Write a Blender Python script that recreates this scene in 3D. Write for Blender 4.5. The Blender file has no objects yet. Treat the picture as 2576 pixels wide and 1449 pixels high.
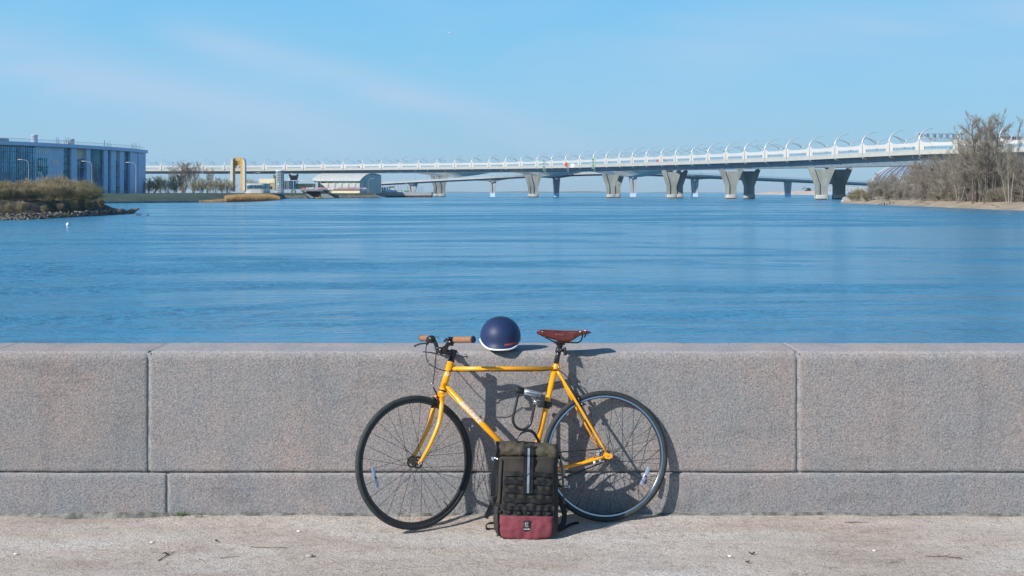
import bpy, bmesh, math, random
from mathutils import Vector, Matrix, noise
R = math.radians
random.seed(7)
S = bpy.context.scene
COL = S.collection
# ------------------------------------------------------------------ camera
F = 3300.0            # focal length in units of a 2576 px wide picture
CH = 1.7185           # eye height above the path
WD = 6.98             # distance to the parapet's face
WZ = -1.78            # water level
HAZE = 5e-5
cam_d = bpy.data.cameras.new("camera"); cam = bpy.data.objects.new("camera", cam_d)
COL.objects.link(cam); S.camera = cam
cam.location = (0, 0, CH); cam.rotation_euler = (R(90), 0, 0)
cam_d.sensor_width = 36; cam_d.lens = 36*F/2576
cam_d.shift_y = -240.5/2576
cam_d.clip_start = .1; cam_d.clip_end = 40000
cam_d.dof.use_dof = False
S.render.resolution_x = 1024; S.render.resolution_y = 576
S.view_settings.view_transform = 'Standard'; S.view_settings.look = 'None'
S.view_settings.exposure = 0.2; S.view_settings.gamma = 1
# ------------------------------------------------------------------ sky and sun
SUN = Vector((1.26, 1.0, -1.03)).normalized()
SEL = math.asin(-SUN.z); SROT = math.atan2(-SUN.x, -SUN.y) % (2*math.pi)
W = bpy.data.worlds.new("World"); S.world = W; W.use_nodes = True
nt = W.node_tree; nt.nodes.clear()
def N(t, tree=None, **kw):
    n = (tree or nt).nodes.new(t)
    for k, v in kw.items(): setattr(n, k, v)
    return n
sky = N('ShaderNodeTexSky'); sky.sky_type = 'NISHITA'; sky.sun_disc = False
sky.sun_elevation = SEL; sky.sun_rotation = SROT
sky.altitude = 0; sky.air_density = 1.0; sky.dust_density = .6; sky.ozone_density = 1.6
# the sky's own colour, paler towards the horizon, over the physical sky
tcs = N('ShaderNodeTexCoord'); sxyz = N('ShaderNodeSeparateXYZ'); nt.links.new(tcs.outputs['Generated'], sxyz.inputs[0])
asn = N('ShaderNodeMath', operation='ARCSINE'); nt.links.new(sxyz.outputs[2], asn.inputs[0])
mra = N('ShaderNodeMapRange'); mra.inputs[1].default_value = 0; mra.inputs[2].default_value = math.pi/2; nt.links.new(asn.outputs[0], mra.inputs[0])
grd = N('ShaderNodeValToRGB')
for i, (p, c) in enumerate([(0, (.355, .56, .73)), (.022, (.335, .585, .79)), (.05, (.28, .60, .86)), (.093, (.20, .56, .90)), (.20, (.13, .45, .80)), (.45, (.036, .13, .31)), (1, (.014, .05, .16))]):
    e = grd.color_ramp.elements[i] if i < 2 else grd.color_ramp.elements.new(p)
    e.position = p; e.color = (*c, 1)
nt.links.new(mra.outputs[0], grd.inputs[0])
g10 = N('ShaderNodeVectorMath', operation='SCALE'); g10.inputs[3].default_value = 8.7; nt.links.new(grd.outputs[0], g10.inputs[0])
tint = N('ShaderNodeMix', data_type='RGBA'); tint.inputs[0].default_value = .95
nt.links.new(sky.outputs[0], tint.inputs[6]); nt.links.new(g10.outputs[0], tint.inputs[7])
# thin cirrus: drifting streaks laid out by direction (u to the right, v up)
def mth(op, a, b=None, c=None):
    n = N('ShaderNodeMath', operation=op)
    for i, q in enumerate((a, b, c)):
        if q is None: continue
        if isinstance(q, (int, float)): n.inputs[i].default_value = q
        else: nt.links.new(q, n.inputs[i])
    return n.outputs[0]
yy = mth('MAXIMUM', sxyz.outputs[1], .05); u_ = mth('DIVIDE', sxyz.outputs[0], yy); v_ = mth('DIVIDE', sxyz.outputs[2], yy)
cmb = N('ShaderNodeCombineXYZ'); nt.links.new(u_, cmb.inputs[0]); nt.links.new(v_, cmb.inputs[1])
mp = N('ShaderNodeMapping'); mp.inputs['Rotation'].default_value = (0, 0, R(17)); mp.inputs['Scale'].default_value = (5, 19, 1); nt.links.new(cmb.outputs[0], mp.inputs[0])
nz = N('ShaderNodeTexNoise'); nz.inputs['Scale'].default_value = 1.0; nz.inputs['Detail'].default_value = 6; nz.inputs['Roughness'].default_value = .52; nz.inputs['Distortion'].default_value = .7
nt.links.new(mp.outputs[0], nz.inputs['Vector']); nn = nz.outputs[0]
wob = mth('MULTIPLY_ADD', nn, .03, -.015)
def streak(u0, v0, slope, w, ua, ub, amt):
    line = mth('MULTIPLY_ADD', mth('SUBTRACT', u_, u0), slope, v0); d = mth('DIVIDE', mth('ADD', mth('SUBTRACT', v_, line), wob), w)
    g = mth('POWER', 2.718, mth('MULTIPLY', mth('MULTIPLY', d, d), -1.0))
    r1 = N('ShaderNodeMapRange', interpolation_type='SMOOTHSTEP'); r1.inputs[1].default_value = ua; r1.inputs[2].default_value = ua+.10; nt.links.new(u_, r1.inputs[0])
    r2 = N('ShaderNodeMapRange', interpolation_type='SMOOTHSTEP'); r2.inputs[1].default_value = ub; r2.inputs[2].default_value = ub-.22; nt.links.new(u_, r2.inputs[0])
    return mth('MULTIPLY', mth('MULTIPLY', mth('MULTIPLY', g, r1.outputs[0]), r2.outputs[0]), amt)
base = N('ShaderNodeMapRange'); base.inputs[1].default_value = .42; base.inputs[2].default_value = .80; base.inputs[4].default_value = .30; nt.links.new(nn, base.inputs[0])
sm_ = mth('ADD', streak(-.20, .105, -.27, .013, -.30, .14, .65), streak(-.30, .085, -.22, .018, -.50, .0, .55))
sm_ = mth('ADD', sm_, streak(.30, .125, .10, .028, .05, .75, .34))
sm_ = mth('MULTIPLY', sm_, mth('MULTIPLY_ADD', nn, 1.4, .25))
fac = mth('MINIMUM', mth('ADD', sm_, base.outputs[0]), .75)
mx = N('ShaderNodeMix', data_type='RGBA'); mx.inputs[7].default_value = (3.9, 5.5, 7.4, 1)
nt.links.new(fac, mx.inputs[0]); nt.links.new(tint.outputs[2], mx.inputs[6])
bg = N('ShaderNodeBackground'); bg.inputs[1].default_value = .10
out = N('ShaderNodeOutputWorld'); nt.links.new(mx.outputs[2], bg.inputs[0]); nt.links.new(bg.outputs[0], out.inputs[0])
sd = bpy.data.lights.new("sun", 'SUN'); sd.energy = 5.0; sd.angle = R(.5); sd.color = (1, .95, .88)
so = bpy.data.objects.new("sun", sd); COL.objects.link(so)
so.rotation_euler = SUN.to_track_quat('-Z', 'Y').to_euler()

# ------------------------------------------------------------------ helpers
def P(px, py, Y): return Vector(((px-1288)*Y/F, Y, CH-(py-484)*Y/F))
def WL(py): return F*(CH-WZ)/(py-484.0)
def sh(px, py): p = P(px, py, WL(py)); return p
def plane_hit(px, py, o, n):
    d = Vector(((px-1288)/F, 1, -(py-484)/F)); c = Vector((0, 0, CH))
    return c + d*((o-c).dot(n)/d.dot(n))

def mat(name, col, rough=.6, metal=0, var=0, vscale=5, col2=None, bump=0, bscale=None, spec=.5, detail=4, stretch=None, alpha=1, trans=0, coat=0, obj=True):
    m = bpy.data.materials.new(name); m.use_nodes = True; t = m.node_tree
    b = t.nodes['Principled BSDF']
    b.inputs['Base Color'].default_value = (*col, 1); b.inputs['Roughness'].default_value = rough
    b.inputs['Metallic'].default_value = metal; b.inputs['Specular IOR Level'].default_value = spec
    b.inputs['Alpha'].default_value = alpha; b.inputs['Transmission Weight'].default_value = trans
    b.inputs['Coat Weight'].default_value = coat; b.inputs['Coat Roughness'].default_value = .08
    if var or col2 or bump:
        tx = N('ShaderNodeTexCoord', t); src = tx.outputs['Object']
        if stretch:
            mm = N('ShaderNodeMapping', t); mm.inputs['Scale'].default_value = stretch
            t.links.new(src, mm.inputs[0]); src = mm.outputs[0]
    if var or col2:
        n = N('ShaderNodeTexNoise', t); n.inputs['Scale'].default_value = vscale; n.inputs['Detail'].default_value = detail
        n.inputs['Roughness'].default_value = .6
        t.links.new(src, n.inputs['Vector'])
        r = N('ShaderNodeValToRGB', t)
        if col2 is None:
            a = [max(0, c*(1-var)) for c in col]; c2 = [min(1, c*(1+var)) for c in col]
        else: a = col; c2 = col2
        r.color_ramp.elements[0].position = .36; r.color_ramp.elements[1].position = .64
        r.color_ramp.elements[0].color = (*a, 1); r.color_ramp.elements[1].color = (*c2, 1)
        t.links.new(n.outputs[0], r.inputs[0]); t.links.new(r.outputs[0], b.inputs['Base Color'])
    if bump:
        n2 = N('ShaderNodeTexNoise', t); n2.inputs['Scale'].default_value = bscale or vscale; n2.inputs['Detail'].default_value = 4
        t.links.new(src, n2.inputs['Vector'])
        bp = N('ShaderNodeBump', t); bp.inputs['Strength'].default_value = 1; bp.inputs['Distance'].default_value = bump
        t.links.new(n2.outputs[0], bp.inputs['Height']); t.links.new(bp.outputs[0], b.inputs['Normal'])
    return m

ORG = {}
def tag(o, label=None, cat=None, group=None, kind=None):
    if label: o['label'] = label
    if cat: o['category'] = cat
    if group: o['group'] = group
    if kind: o['kind'] = kind
    return o
def empty(name, loc, label, cat, group=None):
    o = bpy.data.objects.new(name, None); COL.objects.link(o); o.location = loc; o.empty_display_size = .1
    ORG[o.name] = Vector(loc); return tag(o, label, cat, group)

def frame_for(d):
    d = d.normalized()
    up = Vector((0, 0, 1)) if abs(d.z) < .9 else Vector((1, 0, 0))
    a = d.cross(up).normalized(); return a, d.cross(a).normalized()
class MB:
    def __init__(s): s.v = []; s.f = []; s.sm = []
    def add(s, vs, fs, smooth=False):
        b = len(s.v); s.v += [Vector(x) for x in vs]; s.f += [tuple(i+b for i in f) for f in fs]; s.sm += [smooth]*len(fs); return s
    def box(s, c, size, ax=None, bev=0):
        c = Vector(c); X, Y, Z = ax or (Vector((1, 0, 0)), Vector((0, 1, 0)), Vector((0, 0, 1)))
        hx, hy, hz = [q/2 for q in size]; vs = []
        if bev <= 0:
            for k in (-1, 1):
                for j in (-1, 1):
                    for i in (-1, 1): vs.append(c+X*hx*i+Y*hy*j+Z*hz*k)
            return s.add(vs, [(0, 2, 3, 1), (4, 5, 7, 6), (0, 1, 5, 4), (2, 6, 7, 3), (0, 4, 6, 2), (1, 3, 7, 5)])
        bm = bmesh.new(); bmesh.ops.create_cube(bm, size=1)
        for v in bm.verts: v.co = Vector((v.co.x*size[0], v.co.y*size[1], v.co.z*size[2]))
        bmesh.ops.bevel(bm, geom=bm.edges[:], offset=bev, segments=2, affect='EDGES', profile=.5)
        vs = [c+X*v.co.x+Y*v.co.y+Z*v.co.z for v in bm.verts]; fs = [tuple(v.index for v in f.verts) for f in bm.faces]
        bm.free(); return s.add(vs, fs, True)
    def tube(s, pts, r, seg=10, cap=True, flat=None, smooth=True):
        pts = [Vector(p) for p in pts]; n = len(pts)
        rs = r if isinstance(r, (list, tuple)) else [r]*n
        if len(rs) != n: rs = [rs[0]+(rs[-1]-rs[0])*i/(n-1) for i in range(n)]
        vs = []; a = None
        for i, p in enumerate(pts):
            d = (pts[min(i+1, n-1)]-pts[max(i-1, 0)])
            if d.length < 1e-9: d = Vector((0, 0, 1))
            d.normalize()
            if a is None: a, b = frame_for(d)
            else:
                a = (a-d*a.dot(d)).normalized(); b = d.cross(a)
            for k in range(seg):
                th = 2*math.pi*k/seg
                vs.append(p+a*math.cos(th)*rs[i]*(flat[0] if flat else 1)+b*math.sin(th)*rs[i]*(flat[1] if flat else 1))
        fs = [(i*seg+k, i*seg+(k+1) % seg, (i+1)*seg+(k+1) % seg, (i+1)*seg+k) for i in range(n-1) for k in range(seg)]
        s.add(vs, fs, smooth)
        if cap:
            b0 = len(s.v)-n*seg
            s.f.append(tuple(b0+k for k in reversed(range(seg)))); s.sm.append(False)
            s.f.append(tuple(b0+(n-1)*seg+k for k in range(seg))); s.sm.append(False)
        return s
    def lathe(s, c, axis, prof, seg=24, smooth=True):
        """prof: (radius, height along axis)"""
        c = Vector(c); ax = Vector(axis).normalized(); a, b = frame_for(ax); n = len(prof); vs = []
        for r, h in prof:
            for k in range(seg):
                th = 2*math.pi*k/seg; vs.append(c+ax*h+(a*math.cos(th)+b*math.sin(th))*r)
        fs = [(i*seg+k, i*seg+(k+1) % seg, (i+1)*seg+(k+1) % seg, (i+1)*seg+k) for i in range(n-1) for k in range(seg)]
        return s.add(vs, fs, smooth)
    def ring(s, c, axis, Rj, prof, seg=96, smooth=True):
        """closed profile (dr, dh) swept round the axis"""
        c = Vector(c); ax = Vector(axis).normalized(); a, b = frame_for(ax); n = len(prof); vs = []
        for k in range(seg):
            th = 2*math.pi*k/seg; e = a*math.cos(th)+b*math.sin(th)
            for dr, dh in prof: vs.append(c+e*(Rj+dr)+ax*dh)
        fs = [(k*n+i, k*n+(i+1) % n, ((k+1) % seg)*n+(i+1) % n, ((k+1) % seg)*n+i) for k in range(seg) for i in range(n)]
        return s.add(vs, fs, smooth)
    def sphere(s, c, r, seg=16, rings=10, sc=(1, 1, 1), ax=None):
        c = Vector(c); X, Y, Z = ax or (Vector((1, 0, 0)), Vector((0, 1, 0)), Vector((0, 0, 1))); vs = []
        for i in range(rings+1):
            ph = math.pi*i/rings
            for k in range(seg):
                th = 2*math.pi*k/seg
                vs.append(c+X*r*sc[0]*math.sin(ph)*math.cos(th)+Y*r*sc[1]*math.sin(ph)*math.sin(th)+Z*r*sc[2]*math.cos(ph))
        fs = [(i*seg+k, (i+1)*seg+k, (i+1)*seg+(k+1) % seg, i*seg+(k+1) % seg) for i in range(rings) for k in range(seg)]
        return s.add(vs, fs, True)
    def prism(s, poly, ext, smooth=False):
        """poly: 3D points (planar), ext: vector"""
        poly = [Vector(p) for p in poly]; n = len(poly); ext = Vector(ext)
        fs = [tuple(range(n)), tuple(reversed(range(n, 2*n)))]+[(i, i+n, (i+1) % n+n, (i+1) % n) for i in range(n)]
        return s.add(poly+[p+ext for p in poly], fs, smooth)
    def grid(s, pts, smooth=True):
        """pts[row][col]"""
        nr, nc = len(pts), len(pts[0])
        return s.add([p for r in pts for p in r], [(i*nc+j, i*nc+j+1, (i+1)*nc+j+1, (i+1)*nc+j) for i in range(nr-1) for j in range(nc-1)], smooth)
    def cone3(s, p, q, r):
        a, b = frame_for(q-p); vs = [p+a*r, p+(b*.87-a*.5)*r, p+(-b*.87-a*.5)*r, q]
        return s.add(vs, [(0, 1, 3), (1, 2, 3), (2, 0, 3)])
    def build(s, name, m, parent=None, org=None, clean=False):
        me = bpy.data.meshes.new(name); o0 = ORG.get(parent.name, Vector()) if parent else (Vector(org) if org else Vector())
        me.from_pydata([v-o0 for v in s.v], [], s.f)
        me.polygons.foreach_set('use_smooth', s.sm)
        for mm in (m if isinstance(m, (list, tuple)) else [m]): me.materials.append(mm)
        if clean:
            bm = bmesh.new(); bm.from_mesh(me); bmesh.ops.remove_doubles(bm, verts=bm.verts[:], dist=1e-5)
            bmesh.ops.recalc_face_normals(bm, faces=bm.faces[:]); bm.to_mesh(me); bm.free()
        me.validate(); me.update()
        o = bpy.data.objects.new(name, me); COL.objects.link(o)
        if parent: o.parent = parent
        else: o.location = o0
        ORG[o.name] = o0
        return o
def fixn(o):
    bm = bmesh.new(); bm.from_mesh(o.data); bmesh.ops.recalc_face_normals(bm, faces=bm.faces[:]); bm.to_mesh(o.data); bm.free(); return o
def copy_tree(o, parent=None):
    c = o.copy(); COL.objects.link(c)
    if parent: c.parent = parent
    for ch in o.children: copy_tree(ch, c)
    return c
def bez(pts, n=24):
    """smooth Catmull-Rom through points"""
    pts = [Vector(p) for p in pts]; q = [pts[0]*2-pts[1]]+pts+[pts[-1]*2-pts[-2]]; outp = []; m = len(pts)-1
    per = max(2, n//m)
    for i in range(m):
        a, b, c, d = q[i:i+4]
        for k in range(per):
            t = k/per; outp.append(.5*((2*b)+(c-a)*t+(2*a-5*b+4*c-d)*t*t+(3*b-a-3*c+d)*t**3))
    return outp+[pts[-1]]
def lerp_tab(tab, x):
    if x <= tab[0][0]:
        (a, b), (c, d) = tab[0], tab[1]; return b+(d-b)*(x-a)/(c-a)
    for (a, b), (c, d) in zip(tab, tab[1:]):
        if x <= c: return b+(d-b)*(x-a)/(c-a)
    (a, b), (c, d) = tab[-2], tab[-1]; return b+(d-b)*(x-a)/(c-a)
def text_geo(txt, height, bold=.0, ext=.0004, shear=0, sp=1, sub=True):
    cu = bpy.data.curves.new('t', 'FONT'); cu.body = txt; cu.size = 1; cu.extrude = 0; cu.offset = bold; cu.shear = shear
    cu.space_character = sp; cu.resolution_u = 3; cu.align_x = 'CENTER'; cu.align_y = 'CENTER'
    o = bpy.data.objects.new('t', cu); COL.objects.link(o); dg = bpy.context.evaluated_depsgraph_get()
    me = bpy.data.meshes.new_from_object(o.evaluated_get(dg))
    vs = [v.co.copy() for v in me.vertices]; fs = [tuple(p.vertices) for p in me.polygons]
    bpy.data.objects.remove(o); bpy.data.curves.remove(cu); bpy.data.meshes.remove(me)
    if sub:
        bm = bmesh.new(); bv = [bm.verts.new(v) for v in vs]
        for f in fs:
            try: bm.faces.new([bv[i] for i in f])
            except ValueError: pass
        bmesh.ops.triangulate(bm, faces=bm.faces[:])
        for _ in range(4):
            ed = [e for e in bm.edges if abs(e.verts[0].co.y-e.verts[1].co.y) > .10]
            if not ed: break
            bmesh.ops.subdivide_edges(bm, edges=ed, cuts=1); bmesh.ops.triangulate(bm, faces=bm.faces[:])
        bm.verts.index_update(); vs = [v.co.copy() for v in bm.verts]; fs = [tuple(v.index for v in f.verts) for f in bm.faces]; bm.free()
    h = max(v.y for v in vs)-min(v.y for v in vs); cy = (max(v.y for v in vs)+min(v.y for v in vs))/2
    cx = (max(v.x for v in vs)+min(v.x for v in vs))/2; k = height/h
    return [((v.x-cx)*k, (v.y-cy)*k) for v in vs], fs
def text_mb(txt, height, fn, **kw):
    """fn maps (u,v,depth) to a point; letters are solid 0.4 mm plates"""
    vs, fs = text_geo(txt, height, **kw); m = MB(); n = len(vs)
    e = {}
    for f in fs:
        for a, b in zip(f, f[1:]+f[:1]): e[(a, b)] = e.get((a, b), 0)+1
    sides = [(b, a, a+n, b+n) for (a, b) in e if (b, a) not in e]
    m.add([fn(u, v, .0006) for u, v in vs]+[fn(u, v, -.0004) for u, v in vs], fs+[tuple(i+n for i in reversed(f)) for f in fs]+sides)
    return m
def nse(x, y, z=0): return noise.noise(Vector((x, y, z)))

# ------------------------------------------------------------------ materials
def granite(nm='granite', warm=1.0):
    m = bpy.data.materials.new(nm); m.use_nodes = True; t = m.node_tree; b = t.nodes['Principled BSDF']; L = t.links.new
    tx = N('ShaderNodeTexCoord', t)
    v = N('ShaderNodeTexVoronoi', t); v.inputs['Scale'].default_value = 170; L(tx.outputs['Object'], v.inputs['Vector'])
    rp = N('ShaderNodeValToRGB', t); rp.color_ramp.interpolation = 'CONSTANT'
    els = [(0, (.185*warm, .18, .185/warm)), (.14, (.265*warm, .245, .238/warm)), (.40, (.315*warm, .278, .262/warm)), (.62, (.215*warm, .212, .220/warm)), (.80, (.29*warm, .275, .262/warm)), (.975, (.36, .35, .34))]
    for i, (p, c) in enumerate(els):
        e = rp.color_ramp.elements[i] if i < 2 else rp.color_ramp.elements.new(p)
        e.position = p; e.color = (*c, 1)
    sp = N('ShaderNodeSeparateColor', t); L(v.outputs['Color'], sp.inputs[0]); L(sp.outputs[0], rp.inputs[0])
    # blotches: pinkish and bluish zones
    n = N('ShaderNodeTexNoise', t); n.inputs['Scale'].default_value = 2.3; n.inputs['Detail'].default_value = 6; n.inputs['Roughness'].default_value = .65
    L(tx.outputs['Object'], n.inputs['Vector'])
    r2 = N('ShaderNodeValToRGB', t); r2.color_ramp.elements[0].position = .35; r2.color_ramp.elements[1].position = .68
    r2.color_ramp.elements[0].color = (.86, .93, .98, 1); r2.color_ramp.elements[1].color = (1.11, 1.01, .985, 1)
    L(n.outputs[0], r2.inputs[0])
    oi = N('ShaderNodeObjectInfo', t); m3 = N('ShaderNodeMapRange', t); m3.inputs[3].default_value = .90; m3.inputs[4].default_value = 1.08
    L(oi.outputs['Random'], m3.inputs[0])
    mu = N('ShaderNodeMix', t, data_type='RGBA', blend_type='MULTIPLY'); mu.inputs[0].default_value = 1
    L(rp.outputs[0], mu.inputs[6]); L(r2.outputs[0], mu.inputs[7])
    # dark weathering stains, stretched along the wall
    mp = N('ShaderNodeMapping', t); mp.inputs['Scale'].default_value = (1.2, 1, 4); L(tx.outputs['Object'], mp.inputs[0])
    n4 = N('ShaderNodeTexNoise', t); n4.inputs['Scale'].default_value = 1.5; n4.inputs['Detail'].default_value = 9; n4.inputs['Roughness'].default_value = .7; L(mp.outputs[0], n4.inputs['Vector'])
    r4 = N('ShaderNodeMapRange', t); r4.inputs[1].default_value = .55; r4.inputs[2].default_value = .74; r4.inputs[3].default_value = 1; r4.inputs[4].default_value = .72; L(n4.outputs[0], r4.inputs[0])
    mu2 = N('ShaderNodeVectorMath', t, operation='SCALE'); L(mu.outputs[2], mu2.inputs[0])
    # faint run-off stains down the face
    m5 = N('ShaderNodeMapping', t); m5.inputs['Scale'].default_value = (7, 1, .55); L(tx.outputs['Object'], m5.inputs[0])
    n5 = N('ShaderNodeTexNoise', t); n5.inputs['Scale'].default_value = 1.3; n5.inputs['Detail'].default_value = 7; n5.inputs['Roughness'].default_value = .6; L(m5.outputs[0], n5.inputs['Vector'])
    r5 = N('ShaderNodeMapRange', t); r5.inputs[1].default_value = .52; r5.inputs[2].default_value = .72; r5.inputs[3].default_value = 1; r5.inputs[4].default_value = .89; L(n5.outputs[0], r5.inputs[0])
    q5 = N('ShaderNodeMath', t, operation='MULTIPLY'); L(r4.outputs[0], q5.inputs[0]); L(r5.outputs[0], q5.inputs[1]); r4 = q5
    mm = N('ShaderNodeMath', t, operation='MULTIPLY'); L(r4.outputs[0], mm.inputs[0]); L(m3.outputs[0], mm.inputs[1]); L(mm.outputs[0], mu2.inputs[3])
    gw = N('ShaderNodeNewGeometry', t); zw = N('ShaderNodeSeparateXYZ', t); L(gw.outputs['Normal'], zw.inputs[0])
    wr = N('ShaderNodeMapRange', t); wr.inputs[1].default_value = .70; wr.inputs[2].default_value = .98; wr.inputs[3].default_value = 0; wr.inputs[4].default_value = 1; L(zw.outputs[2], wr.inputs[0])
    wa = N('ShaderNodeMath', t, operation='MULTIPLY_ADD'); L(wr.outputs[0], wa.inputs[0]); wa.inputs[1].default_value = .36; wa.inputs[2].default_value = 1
    wm = N('ShaderNodeVectorMath', t, operation='SCALE'); L(mu2.outputs[0], wm.inputs[0]); L(wa.outputs[0], wm.inputs[3])   # the top is worn paler, and lightened further in colour for its weak light
    L(wm.outputs[0], b.inputs['Base Color']); b.inputs['Roughness'].default_value = 1; b.inputs['Specular IOR Level'].default_value = .15
    n2 = N('ShaderNodeTexNoise', t); n2.inputs['Scale'].default_value = 75; n2.inputs['Detail'].default_value = 5; n2.inputs['Roughness'].default_value = .7
    L(tx.outputs['Object'], n2.inputs['Vector'])
    bp = N('ShaderNodeBump', t); bp.inputs['Distance'].default_value = .0055
    ge = N('ShaderNodeNewGeometry', t); sz = N('ShaderNodeSeparateXYZ', t); L(ge.outputs['Normal'], sz.inputs[0])
    ms = N('ShaderNodeMapRange', t); ms.inputs[1].default_value = .3; ms.inputs[2].default_value = .95; ms.inputs[3].default_value = 1; ms.inputs[4].default_value = .12; L(sz.outputs[2], ms.inputs[0]); L(ms.outputs[0], bp.inputs['Strength'])
    L(n2.outputs[0], bp.inputs['Height']); L(bp.outputs[0], b.inputs['Normal'])
    return m
M = {}
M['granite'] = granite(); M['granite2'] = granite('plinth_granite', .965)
M['mortar'] = mat('mortar', (.27, .28, .28), .9, var=.3, vscale=30, bump=.003, bscale=60)
M['moss'] = mat('damp_mortar', (.17, .165, .155), .95, var=.5, vscale=18, bump=.004, bscale=50)
M['yellow'] = mat('yellow_paint', (.98, .385, .003), .32, coat=.3, var=.04, vscale=6)
M['black'] = mat('black_metal', (.018, .018, .02), .28)
M['blackmatt'] = mat('black_plastic', (.022, .022, .024), .5)
M['rubber'] = mat('tyre_rubber', (.032, .038, .040), .7, spec=.35, var=.2, vscale=20)
M['rimblack'] = mat('black_rim', (.035, .035, .04), .28, metal=.3)
M['rimalu'] = mat('brushed_rim', (.36, .42, .52), .28, metal=.9)
M['steel'] = mat('polished_steel', (.62, .62, .64), .2, metal=1)
M['spoke'] = mat('spoke_steel', (.05, .05, .055), .35, metal=.6)
M['cable'] = mat('cable_housing', (.015, .015, .017), .35)
M['grip'] = mat('tan_grip', (.29, .145, .082), .8, var=.12, vscale=90, bump=.0006, bscale=400)
M['leather'] = mat('brown_leather', (.095, .018, .013), .22, var=.22, vscale=14, bump=.0004, bscale=160, coat=.2)
M['white'] = mat('white_decal', (.82, .80, .76), .5)
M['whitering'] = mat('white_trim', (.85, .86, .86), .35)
M['navy'] = mat('navy_shell', (.016, .032, .092), .5, spec=.35, bump=.00015, bscale=700)
M['red'] = mat('red_print', (.65, .09, .03), .5)
M['dark'] = mat('dark_liner', (.012, .013, .016), .8)
M['silver'] = mat('silver_label', (.27, .30, .35), .4, metal=.2)
M['reflector'] = mat('clear_reflector', (.36, .42, .58), .15, trans=.3, var=.1, vscale=120)
M['canvas'] = mat('olive_canvas', (.032, .027, .023), .82, var=.16, vscale=260, bump=.0006, bscale=900)
M['canvasroll'] = mat('olive_canvas_roll', (.072, .060, .040), .75, var=.14, vscale=260, bump=.0006, bscale=900)
M['pink'] = mat('maroon_canvas', (.185, .035, .052), .78, var=.12, vscale=260, bump=.0006, bscale=900)
M['web'] = mat('black_webbing', (.010, .011, .013), .6, spec=.3, var=.3, vscale=300, bump=.0005, bscale=700)
M['reflex'] = mat('reflective_tape', (.20, .25, .30), .45)
M['concrete'] = mat('pier_concrete', (.22, .235, .22), .85, var=.22, vscale=.25, bump=.05, bscale=.8, stretch=(1, 1, .4))
M['concrete2'] = mat('dark_concrete', (.16, .17, .18), .9, var=.15, vscale=.5)
M['bwhite'] = mat('white_bridge_paint', (.50, .505, .495), .5, var=.04, vscale=.2)
M['bcream'] = mat('ivory_bridge_paint', (.41, .41, .385), .6, var=.06, vscale=.3)
M['bsteel'] = mat('blue_grey_girder', (.17, .23, .28), .5, var=.12, vscale=.3)
M['barc'] = mat('arch_steel', (.62, .64, .66), .35, metal=.2)
M['bgrey'] = mat('far_bridge_grey', (.36, .385, .41), .7, var=.08, vscale=.2)
M['bwhite2'] = mat('facade_white_shade_blue', (.50, .65, .88), .6, var=.05, vscale=.15)  # white facade with the blue of its shade put into the colour
M['glass'] = mat('blue_glass', (.05, .25, .38), .07, metal=.7, var=.5, vscale=.30, stretch=(1, 1, .5), bump=.04, bscale=.9)
M['mullion'] = mat('mullion', (.14, .22, .30), .5)
M['cream'] = mat('cream_render', (.72, .64, .44), .8, var=.06, vscale=.4)
M['tan'] = mat('tan_render', (.40, .32, .18), .8, var=.1, vscale=.6)
M['roof'] = mat('grey_sheet_roof', (.48, .49, .48), .5, var=.06, vscale=.4)
M['orange'] = mat('ochre_steel', (.60, .35, .08), .6, var=.15, vscale=.5)
M['bark'] = mat('bark', (.13, .105, .085), .9, var=.35, vscale=1.3)
M['birch'] = mat('pale_bark', (.28, .25, .21), .85, var=.4, vscale=2.5)
M['twig'] = mat('twig_brown', (.23, .195, .155), .9, var=.25, vscale=.5)
M['twig2'] = mat('twig_grey_brown', (.215, .195, .155), .9, var=.25, vscale=.5)
M['twigolive'] = mat('twig_olive', (.27, .24, .14), .9, var=.3, vscale=.6)
M['twigtan'] = mat('twig_ochre_brown', (.36, .29, .18), .9, var=.3, vscale=.6)
M['green'] = mat('young_leaf_green', (.12, .19, .07), .8, var=.3, vscale=1)
M['grass'] = mat('embankment_grass', (.022, .05, .042), .95, col2=(.055, .085, .062), vscale=.12, detail=8, bump=.3, bscale=.8)
M['soil'] = mat('dark_soil', (.022, .020, .016), .95, col2=(.085, .068, .045), vscale=.35, detail=8, bump=.5, bscale=.9)
M['stone'] = mat('shore_stone', (.035, .032, .026), .9, col2=(.26, .235, .20), vscale=1.6)
M['twigfar'] = mat('twig_far_olive', (.34, .30, .17), .9, var=.2, vscale=.3)
M['twigfar2'] = mat('twig_far_brown', (.30, .25, .18), .9, var=.2, vscale=.3)
M['sand'] = mat('beach_sand', (.40, .31, .22), .95, col2=(.24, .20, .16), vscale=.15, detail=8, bump=.1, bscale=1.5)
M['sandfar'] = mat('far_sand', (.52, .42, .34), .95, var=.15, vscale=.02)
M['reed'] = mat('dry_reed', (.42, .27, .12), .9, var=.2, vscale=.3)
M['hull'] = mat('grey_hull', (.32, .34, .35), .6, var=.1, vscale=.3)
M['rust'] = mat('red_waterline', (.09, .03, .025), .8, var=.3, vscale=.4)
M['greenpaint'] = mat('green_paint', (.03, .26, .12), .6)
M['signgreen'] = mat('sign_green', (.10, .36, .18), .6)
M['signred'] = mat('sign_red', (.55, .09, .06), .6)
M['bluepaint'] = mat('blue_sheet', (.02, .17, .50), .6)
M['paleblue'] = mat('pale_blue_sheet', (.35, .58, .78), .6)
M['lamp'] = mat('lamp_post_grey', (.38, .41, .45), .5)
M['wood'] = mat('dry_wood', (.15, .09, .05), .9, var=.3, vscale=30)
M['leaf'] = mat('dry_leaf', (.10, .055, .03), .8, var=.3, vscale=60)
M['shell'] = mat('pale_chip', (.75, .72, .60), .7)
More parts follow.
